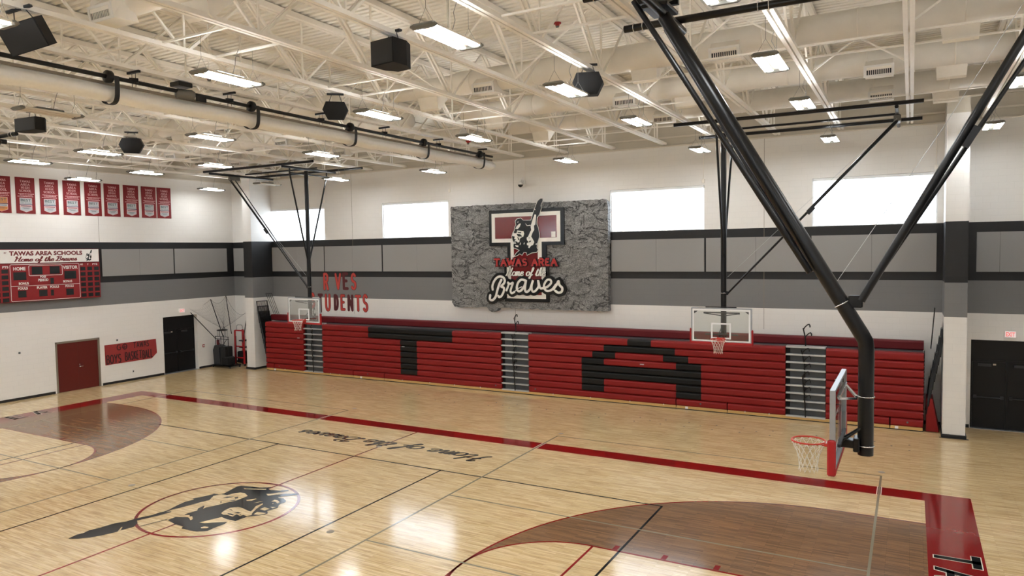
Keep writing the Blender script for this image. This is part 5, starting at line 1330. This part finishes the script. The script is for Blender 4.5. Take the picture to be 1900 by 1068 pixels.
# head emblem
mb = MB(); H = DATA['head']
cxh = sum(p[0] for p in H) / len(H); czh = sum(p[1] for p in H) / len(H)
mb.poly(H, SF(.36), 0, .03, 'sign_black')
hs = mb.build('head_emblem', None, sg)
mb = MB(); mb.ribbon(H + [H[0]], .022, SF(.39), 0, .004, 'sign_white', smooth_n=0, caps=False); mb.build('head_outline', None, hs)
mb = MB()
for q in DATA['head_white']: mb.poly(q, SF(.39), 0, .004, 'sign_white')
mb.build('head_white_shape', None, hs)  # white parts of the emblem artwork
mb = MB()
for q in DATA['head_black']: mb.poly(q, SF(.394), 0, .003, 'sign_black')
mb.build('head_black_shape', None, hs)  # black parts of the emblem artwork
mb = MB(); serif(mb, 'TAWAS AREA', -1.53, 1.43, 5.19, 5.53, SF(.36), 0, .04, 'sign_black', sw=.25, grow=.055); mb.build('tawas_area_edge', None, sg)
mb = MB(); serif(mb, 'TAWAS AREA', -1.53, 1.43, 5.19, 5.53, SF(.40), 0, .02, 'sign_red', sw=.235); mb.build('tawas_area_lettering', None, sg)
mb = MB(); script(mb, 'Home of the', -.95, 4.80, 1.86, .33, SF(.405), 0, .01, 'sign_black', sw=.15, slant=.25, grow=.02); mb.build('home_of_the_edge', None, sg)
mb = MB(); script(mb, 'Home of the', -.95, 4.80, 1.86, .33, SF(.416), 0, .01, 'sign_white', sw=.15, slant=.25); mb.build('home_of_the_lettering', None, sg)
mb = MB()
for k, (pts, w) in enumerate(DATA['braves']):
    mb.ribbon(pts, w + .25, SF(.37 + .0004 * k), -.05, .03, 'sign_black', smooth_n=5)
mb.build('braves_edge', None, sg)
mb = MB()
for k, (pts, w) in enumerate(DATA['braves']): mb.ribbon(pts, w * 1.12, SF(.405 + .0004 * k), 0, .02, 'sign_white', smooth_n=6)
mb.build('braves_lettering', None, sg)
mb = MB(); mb.rect(1.17, 1.36, 6.37, 6.60, SF(.358), 0, .003, 'sign_white'); mb.build('corner_decal', None, sg)

# ================================================================== SCOREBOARD
sb = empty('scoreboard', (-XW, 5.9, 0), 0, 'red electronic basketball scoreboard with white header on the left wall', 'scoreboard')
def B(u, v, w): return (w, u - 5.9, v)
def bp_(name, mb, mn=None, par=None): return mb.build(name, mn, par or sb)
mb = MB(); mb.rect(3.58, 8.25, 4.05, 5.64, B, 0, .2); mb.rect(3.58, 8.25, 5.62, 6.22, B, 0, .2); cab = bp_('cabinet', mb, 'maroon')
mb = MB(); mb.rect(3.62, 8.22, 5.65, 6.20, B, .2, .21); hd = bp_('header_panel', mb, 'board_white')
mb = MB(); mb.rect(4.53, 7.345, 4.07, 5.61, B, .2, .206); bp_('face_panel', mb, 'board_red')
for a_, b_ in ((7.36, 8.24), (3.60, 4.51)):
    mb = MB(); mb.rect(a_, b_, 4.07, 5.60, B, .2, .206); bp_('stats_panel', mb, 'board_red')
mb = MB(); text(mb, 'TAWAS AREA SCHOOLS', 4.55, 7.49, 5.955, 6.14, B, .214, 'maroon', bold=.045); bp_('header_lettering', mb, None, hd)
mb = MB(); script(mb, 'Home of the Braves', 4.74, 5.72, 2.50, .19, B, .21, .214, 'maroon', sw=.24, slant=.3); bp_('header_script', mb, None, hd)
mb = MB(); text(mb, 'BY', 4.36, 4.46, 6.04, 6.10, B, .214, 'maroon', bold=.02); bp_('header_small_text', mb, None, hd)
# small head emblem
mb = MB()
hx0 = min(p[0] for p in H); hz0 = min(p[1] for p in H); hsx = .30 / (max(p[0] for p in H) - hx0); hsz = .50 / (max(p[1] for p in H) - hz0)
fe = lambda u, v, w: B(7.63 + (u - hx0) * hsx, 5.68 + (v - hz0) * hsz, .21 + w)
mb.poly(H, fe, 0, .003, 'digit_black')
for q in DATA['head_white']: mb.poly(q, fe, .003, .005, 'board_white')
bp_('header_emblem', mb, None, hd)
def frame_line(mb, u0, u1, v0, v1, w=.016, r=.05, mn='board_white', base=.206):
    pts = arc(u1 - r, v1 - r, r, r, 90, 0, 4) + arc(u1 - r, v0 + r, r, r, 0, -90, 4) + arc(u0 + r, v0 + r, r, r, 270, 180, 4) + arc(u0 + r, v1 - r, r, r, 180, 90, 4)
    mb.ribbon(pts + [pts[0]], w, B, base, base + .004, mn, smooth_n=0, caps=False)
mb = MB(); frame_line(mb, 4.56, 7.33, 4.09, 5.59); frame_line(mb, 5.27, 6.61, 5.12, 5.54); mb.rect(4.56, 7.33, 4.697, 4.712, B, .206, .21, 'board_white'); bp_('white_outline', mb)
def lab(s, u0, u1, v0, v1): 
    mb = MB(); text(mb, s, u0, u1, v0, v1, B, .212, 'board_white', bold=.03); bp_('lettering', mb)
lab('HOME', 4.68, 5.14, 5.35, 5.49); lab('VISITOR', 6.64, 7.26, 5.36, 5.50); lab('POSS', 5.70, 5.93, 5.02, 5.10); lab('PERIOD', 5.62, 6.02, 4.87, 4.98)
lab('BONUS', 4.86, 5.24, 4.76, 4.86); lab('BONUS', 6.63, 7.0, 4.78, 4.88); lab('FOULS', 4.82, 5.19, 4.56, 4.66); lab('PLAYER', 5.55, 5.97, 4.56, 4.66)
lab('FOULS', 6.08, 6.44, 4.57, 4.67); lab('FOULS', 6.71, 7.06, 4.57, 4.67); lab('NO', 7.38, 7.50, 5.50, 5.58); lab('F', 7.70, 7.74, 5.50, 5.58); lab('PTS', 7.92, 8.14, 5.50, 5.58)
lab('PTS', 4.28, 4.50, 5.45, 5.54)
def digit(u0, u1, v0, v1, two=False):
    mb = MB(); mb.rect(u0, u1, v0, v1, B, .206, .213); w = bp_('digit_window', mb, 'digit_black')
digit(4.67, 5.16, 4.96, 5.28); digit(6.69, 7.19, 4.93, 5.27); digit(5.38, 5.80, 5.16, 5.49); digit(6.10, 6.50, 5.17, 5.49); digit(6.10, 6.24, 4.75, 5.0)
digit(4.82, 5.13, 4.24, 4.52); digit(5.63, 5.96, 4.24, 4.51); digit(6.10, 6.22, 4.25, 4.50); digit(6.74, 7.05, 4.23, 4.50)
for (c0, c1) in ((7.385, 7.60), (7.69, 7.90), (7.99, 8.20)):
    for r in range(6): digit(c0, c1, 5.27 - r * .232, 5.43 - r * .232)
for (c0, c1) in ((4.24, 4.48), (3.95, 4.16), (3.66, 3.86)):
    for r in range(6): digit(c0, c1, 5.24 - r * .232, 5.40 - r * .232)

# ================================================================== BANNERS
lefts = [4.07, 5.0, 5.95, 6.89, 7.82, 8.70, 9.62, 10.52, 11.33]
ords = ['leftmost, cut by the photo edge', 'second from the left', 'third from the left', 'fourth from the left', 'middle one of nine', 'fourth from the right', 'third from the right', 'second from the right', 'rightmost of nine']
for i, y in enumerate(lefts):
    gold = (i == 0)
    t = empty('award_banner', (-XW, y + .38, 8.44), 0, 'red award banner with %s shield, %s' % ('gold' if gold else 'silver', ords[i]), 'banner', 'row of red award banners')
    F = lambda u, v, w: (w, u, v)
    mb = MB()
    nx = 9; vs = []; fs = []
    for j in range(nx):
        u = -.375 + .75 * j / (nx - 1); w = .02 + .008 * math.sin(j * 1.9 + i)
        vs += [F(u, -.745, w), F(u, .745, .018)]
    for j in range(nx - 1): fs.append((2 * j, 2 * j + 2, 2 * j + 3, 2 * j + 1))
    k = len(vs); vs += [(v[0] - .012, v[1], v[2]) for v in vs]; fs += [tuple(reversed([k + q for q in f])) for f in fs]
    fs += [(0, k, k + 2 * nx - 2, 2 * nx - 2)[::-1], (1, 2 * nx - 1, k + 2 * nx - 1, k + 1)[::-1], (0, 1, k + 1, k), (2 * nx - 2, k + 2 * nx - 2, k + 2 * nx - 1, 2 * nx - 1)]
    mb.add(vs, fs); mb.build('banner_cloth', 'banner_red', t)
    mb = MB()
    for s_, v, hw in (('TAWAS', .58, .20), ('AREA', .45, .17), ('HIGH', .32, .16), ('SCHOOL', .19, .235)):
        mb = MB(); serif(mb, s_, -hw, hw, v - .045, v + .05, F, .030, .033, 'banner_text', sw=.15); mb.build('banner_lettering', None, t)
    mb = MB()
    for v, hw in ((.07, .28), (.02, .22), (-.04, .31)):
        q = -hw
        while q < hw: mb.rect(q, q + .05, v - .012, v + .012, F, .030, .032, 'banner_text'); q += .062
        mb.build('small_print', None, t); mb = MB()
    sm = 'banner_gold' if gold else 'banner_silver'
    mb = MB(); mb.poly([(-.24, -.10), (.24, -.10), (.24, -.60), (0, -.69), (-.24, -.60)], F, .030, .034, 'banner_text'); mb.poly([(-.225, -.115), (.225, -.115), (.225, -.59), (0, -.675), (-.225, -.59)], F, .034, .036, 'banner_silver' if not gold else sm)
    sh = mb.build('shield', None, t)
    mb = MB(); text(mb, 'BEST', -.20, .20, -.25, -.14, F, .038, 'banner_ink', bold=.02); text(mb, 'HIGH SCHOOLS', -.2, .2, -.335, -.285, F, .038, 'banner_ink')
    mb.poly([(-.29, -.42), (-.24, -.36), (.24, -.36), (.29, -.42), (.24, -.385), (-.24, -.385)], F, .037, .040, 'banner_navy')
    mb.rect(-.225, .225, -.48, -.39, F, .036, .038, 'banner_text' if not gold else 'banner_silver'); mb.rect(-.2, .2, -.45, -.42, F, .038, .040, 'banner_ink')
    mb.rect(-.15, .15, -.52, -.505, F, .036, .039, 'banner_ink'); mb.rect(-.1, .1, -.56, -.545, F, .036, .039, 'banner_ink')
    mb.build('shield_print', None, sh)

# ================================================================== POSTER & WALL LETTERS
ps = empty('paper_banner', (-XW, 9.7, 1.36), 0, 'red paper banner reading GO TAWAS BOYS BASKETBALL between the two doors', 'paper banner')
F = lambda u, v, w: (w, u, v)
mb = MB(); mb.poly([(-1.27, -.46), (1.02, -.45), (1.31, -.21), (1.28, .47), (.3, .465), (-1.28, .46)], F, .002, .012); mb.build('paper_sheet', 'poster_red', ps)
def handword(mb, s, u0, u1, v0, v1, mn, sw=.05, seed=1):
    r = random.Random(seed); tot = sum(CAPS[c][2] + .2 for c in s) - .2; k = (u1 - u0) / tot; x = u0
    for c in s:
        st, se, adv = CAPS[c]; dv = r.uniform(-.04, .04)
        for q in st: mb.ribbon([(x + p[0] * adv * k, v0 + (p[1] + dv) * (v1 - v0)) for p in q], sw, F, .012, .015, mn, smooth_n=0, caps=False)
        x += (adv + .2) * k
mb = MB(); handword(mb, 'GO', -.72, -.20, .16, .40, 'marker_black', .04, 2); handword(mb, 'TAWAS', .10, .90, .17, .43, 'marker_black', .035, 3)
mb.ribbon(arc(-.33, .27, .12, .02, 0, 360, 12), .02, F, .012, .015, 'marker_black', 0, caps=False)
mb.ribbon([(-.33, .16), (-.33, .39)], .02, F, .012, .015, 'marker_black', 0, caps=False)
handword(mb, 'BOYS', -1.22, -.52, -.40, -.02, 'marker_black', .05, 4); handword(mb, 'BASKETBALL', -.32, 1.08, -.38, 0, 'marker_black', .045, 5)
mb.build('marker_lettering', None, ps)
LET = [('R', -11.72, -11.27, 4.01, 4.90, 0), ('V', -10.93, -10.47, 4.04, 4.89, 0), ('E', -10.45, -9.99, 4.05, 4.91, 1), ('S', -9.92, -9.48, 4.04, 4.90, 0),
       ('S', -12.62, -12.24, 3.08, 3.90, 0), ('T', -12.08, -11.72, 2.88, 3.85, 1), ('U', -11.64, -11.18, 2.95, 3.85, 0), ('D', -11.05, -10.67, 3.02, 3.83, 1),
       ('E', -10.62, -10.23, 3.02, 3.84, 0), ('N', -10.16, -9.71, 3.00, 3.83, 1), ('T', -9.66, -9.24, 3.00, 3.83, 0), ('S', -9.20, -8.79, 2.98, 3.88, 0)]
where = ['first letter of the upper word R VES', 'second letter of the upper word R VES', 'third letter of the upper word R VES', 'last letter of the upper word R VES',
         'first letter of STUDENTS, behind the glass backboard', 'second letter of STUDENTS', 'third letter of STUDENTS', 'fourth letter of STUDENTS', 'fifth letter of STUDENTS', 'sixth letter of STUDENTS', 'seventh letter of STUDENTS', 'last letter of STUDENTS']
for i, (c, u0, u1, v0, v1, dk) in enumerate(LET):
    t = empty('paper_letter', ((u0 + u1) / 2, YW, (v0 + v1) / 2), 0, '%s paper letter %s, %s' % ('dark maroon' if dk else 'red', c, where[i]), 'paper letter', 'cut paper letters on the wall above the bleachers')
    W, Hh = u1 - u0, v1 - v0
    Fl = lambda u, v, w: (u - W / 2, -w, v - Hh / 2)
    st, se, adv = CAPS[c]
    e = .07
    for nm, sw, wa, wb, mn in (('letter_outline', .15, .003, .008, 'paper_outline'), ('letter_fill', .112, .008, .011, 'paper_maroon' if dk else 'paper_red')):
        mb = MB()
        for q in st: mb.ribbon([(e + p[0] * (W - 2 * e), e + p[1] * (Hh - 2 * e)) for p in q], sw, Fl, wa, wb, mn, smooth_n=0)
        mb.build(nm, None, t)

# ================================================================== CORNER EQUIPMENT
sm_ = empty('shooting_machine', (-17.25, 14.35, 0), 0, 'black basketball shooting machine with raised net in the far left corner', 'sports machine')
def sp_(n_, mb, mn): return mb.build(n_, mn, sm_)
mb = MB(); mb.box(-.75, .65, -.35, -.31, .10, .14); mb.box(-.75, .65, .31, .35, .10, .14); mb.box(-.75, -.71, -.35, .35, .10, .14); mb.box(.61, .65, -.35, .35, .10, .14); mb.box(-.75, .65, -.35, .35, .12, .14)
sp_('base_frame', mb, 'black_paint')
for (x, y) in ((-.7, -.3), (.6, -.3), (-.7, .3), (.6, .3)):
    mb = MB(); mb.lathe([(0, -.02), (.05, -.02), (.05, .02), (0, .02)], (x, y, .05), (0, 1, 0), 12); sp_('caster', mb, 'dark_paint')
mb = MB(); mb.poly([(-.62, .14), (-.15, .14), (-.2, 1.05), (-.55, 1.15), (-.68, .9)], lambda u, v, w: (u, -w, v), -.22, .3); sp_('hopper_shell', mb, 'dark_paint')
mb = MB(); mb.bbox(-.14, .25, -.3, .2, .14, 1.1, .03); sp_('drive_cabinet', mb, 'black_rubber')
mb = MB(); mb.bbox(.0, .55, -.34, .1, .14, .58, .04); sp_('ball_launcher_box', mb, 'speaker_black')
mb = MB()
for (x, y) in ((-.5, -.25), (-.1, -.25), (.45, -.25), (-.5, .25), (.45, .25)): mb.tube([(x, y, .14), (x, y, 1.62)], .018, 6)
for z in (1.1, 1.5, 1.62): mb.tube([(-.55, -.25, z), (.5, -.25, z)], .016, 6)
mb.tube([(-.1, -.25, 1.0), (.35, -.25, 1.5)], .014, 6); mb.tube([(.1, -.25, .9), (-.4, -.25, 1.5)], .014, 6)
sp_('upright_frame', mb, 'black_paint')
mb = MB(); mb.tube([(-.28 + .25 * math.cos(a * math.pi / 10), .25 * math.sin(a * math.pi / 10), 1.93) for a in range(20)], .028, 6, closed=True)
for a in range(6): mb.tube([(-.28 + .24 * math.cos(a), .24 * math.sin(a), 1.6), (-.28 + .25 * math.cos(a), .25 * math.sin(a), 1.93)], .007, 4)
sp_('net_ring', mb, 'black_paint')
poles = [((-.5, -.25, 1.5), (-1.05, -1.75, 3.42)), ((-.1, -.1, 1.6), (-.85, -.2, 3.55)), ((.3, .1, 1.75), (-.15, .2, 3.72)), ((.9, .3, 1.3), (1.45, .2, 2.95))]
for a, b in poles:
    mb = MB(); mb.tube([a, b], .022, 6); sp_('net_pole', mb, 'black_paint')
mb = MB()
tops = [Vector(b) for a, b in poles]; bots = [Vector(a) for a, b in poles]
ringc = Vector((-.28, 0, 1.93))
for i in range(3):
    A, Bp = tops[i], tops[i + 1]
    for k in range(15):
        t = k / 14; p = A.lerp(Bp, t); p.z -= .55 * 4 * t * (1 - t) * (.55 if i < 2 else .9)
        q = ringc + Vector((.2 * math.cos(i * 1.2 + t * 1.2), .2 * math.sin(i + t), -.0))
        mb.tube([p, p.lerp(q, .5) + Vector((0, 0, -.05)), q], .0018, 3, cap=False)
    for s_ in (0, .12, .24, .36, .48, .6, .72, .84):
        pts = []
        for k in range(15):
            t = k / 14; p = A.lerp(Bp, t); p.z -= .55 * 4 * t * (1 - t) * (.55 if i < 2 else .9)
            q = ringc + Vector((.2 * math.cos(i * 1.2 + t * 1.2), .2 * math.sin(i + t), 0)); pts.append(p.lerp(q, s_))
        mb.tube(pts, .006 if s_ == 0 else .0018, 3, cap=False)
o = sp_('catch_net', mb, 'net_black')
rk = empty('ball_rack', (-16.9, 15.15, 0), 0, 'red and grey wheeled rack behind the left column beside the shooting machine', 'rack')
mb = MB()
for (x, y) in ((-.33, -.25), (.33, -.25), (-.33, .25), (.33, .25)): mb.bbox(x - .05, x + .05, y - .03, y + .03, .12, 1.88, .01)
for z in (.4, 1.0, 1.84): mb.box(-.33, .33, -.25, -.20, z, z + .06)
mb.build('rack_frame', 'rack_red', rk)
mb = MB(); mb.tube([(-.24, -.2, 1.88), (-.24, -.2, 2.1), (-.15, -.2, 2.17), (.12, -.2, 2.17), (.2, -.2, 2.1), (.2, -.2, 1.88)], .012, 6); mb.build('push_handle', 'galvanised', rk)
mb = MB(); mb.bbox(-.28, .28, -.2, .25, .15, .75, .03); mb.build('storage_bin', 'speaker_black', rk)
mb = MB(); mb.bbox(-.1, .26, -.22, .2, 1.3, 1.36, .01); mb.bbox(-.1, .26, -.22, .2, .95, 1.0, .01); mb.build('shelf', 'black_paint', rk)
for (x, y) in ((-.3, -.2), (.3, -.2), (-.3, .2), (.3, .2)):
    mb = MB(); mb.lathe([(0, -.02), (.06, -.02), (.06, .02), (0, .02)], (x, y, .06), (0, 1, 0), 12); mb.build('caster', 'dark_paint', rk)
# extinguisher cabinet
cb_ = empty('extinguisher_cabinet', (-XW, 14.53, 1.08), 0, 'white recessed wall cabinet with dark window beside the shooting machine', 'wall cabinet')
mb = MB()
for (a, b, c, d) in ((-.17, .17, .30, .36), (-.17, .17, -.36, -.30), (-.17, -.11, -.3, .3), (.11, .17, -.3, .3)): mb.rect(a, b, c, d, F, 0, .06)
mb.build('cabinet_frame', 'white_paint', cb_)
mb = MB(); mb.rect(-.11, .11, -.3, .3, F, 0, .02); mb.build('cabinet_window', 'maroon', cb_)
def plate(name, loc, label, cat, w, h, mn, inner=None, axis='x'):
    t = empty(name, loc, 0 if axis == 'x' else -math.pi / 2, label, cat)
    mb = MB(); mb.rect(-w / 2, w / 2, -h / 2, h / 2, F, 0, .02) if False else mb.bbox(0, .02, -w / 2, w / 2, -h / 2, h / 2, .004); mb.build('cover_plate', mn, t)
    mb = MB(); mb.bbox(.018, .03, -w / 4, w / 4, -h / 4, h / 4, .003); mb.build('centre_button', inner or 'dark_paint', t)
plate('fire_alarm_pull', (-XW, 13.66, 1.16), 'small red fire alarm pull beside the black doors on the left wall', 'alarm', .12, .16, 'alarm_red', 'white_paint')
plate('wall_outlet', (-XW, 9.75, .43), 'small white wall outlet below the red paper banner', 'outlet', .10, .16, 'white_paint')
plate('wall_sensor', (-XW, 9.03, 1.99), 'tiny grey wall bracket above the red paper banner', 'wall bracket', .08, .08, 'fixture_grey')
plate('wall_sensor', (-XW, 4.85, 1.95), 'tiny grey wall bracket left of the red door', 'wall bracket', .08, .08, 'fixture_grey')
# wall conduits with shade-control boxes
for x, zt, zb, lb in ((-11.45, 9.6, 8.42, 'white conduit and box at the left window, behind the basket strut'), (-3.99, 9.6, 8.55, 'white conduit and box above the window left of the rock sign'), (7.26, 9.6, 8.30, 'white conduit and box above the window right of the rock sign'), (14.66, 9.6, 8.30, 'white conduit and box at the right end of the rightmost window')):
    t = empty('shade_control_box', (x, YW, zb), 0, lb, 'electrical box')
    mb = MB(); mb.bbox(-.05, .05, -.05, 0, -.07, .07, .008); mb.build('box_cover', 'steel_cream', t)
    mb = MB(); mb.tube([(0, -.018, .07), (0, -.018, zt - zb)], .011, 6); mb.build('conduit', 'steel_cream', t)
# security camera over the sign
t = empty('security_camera', (-.25, YW, 8.62), 0, 'round grey security camera on the wall above the rock sign', 'security camera')
mb = MB(); mb.bbox(-.08, .08, -.04, 0, -.02, .18, .01); mb.tube([(0, -.02, .12), (0, -.2, .16), (-.02, -.26, .08)], .022, 8); mb.build('mount_arm', 'white_paint', t)
mb = MB(); mb.lathe([(0, .10), (.05, .10), (.12, .03), (.13, -.02), (.125, -.04)], (-.02, -.26, 0), (0, 0, 1), 20); mb.build('camera_housing', 'white_paint', t)
mb = MB(); mb.lathe([(.11, -.03), (.10, -.08), (.06, -.13), (0, -.15)], (-.02, -.26, 0), (0, 0, 1), 20); mb.build('camera_dome', 'digit_black', t)
mb = MB(); mb.tube([(.06, -.012, .1), (.08, -.012, 1.0)], .008, 6); mb.build('cable_conduit', 'steel_cream', t)
# ceiling fire strobes
for (x, y, z, lb) in ((6.66, 4.55, 11.12, 'small red fire strobe under the roof deck at top centre'), (.85, -.55, 9.62, 'red fire strobe near the curtain motor'), (.73, 9.9, 9.55, 'red fire strobe above the end of the curtain pipe')):
    t = empty('fire_strobe', (x, y, z), 0, lb, 'fire alarm')
    mb = MB(); mb.lathe([(0, .06), (.09, .06), (.09, .03), (.05, .02), (.05, -.02), (0, -.02)], (0, 0, 0), (0, 0, 1), 16); mb.build('alarm_body', 'alarm_red', t)
    mb = MB(); mb.lathe([(.04, -.02), (.035, -.06), (0, -.065)], (0, 0, 0), (0, 0, 1), 12); mb.build('strobe_lens', 'lens_grey', t)
    top = 11.30
    mb = MB(); mb.tube([(0, 0, .05), (0, 0, top - z)], .01, 6); mb.build('stem', 'steel_cream', t)
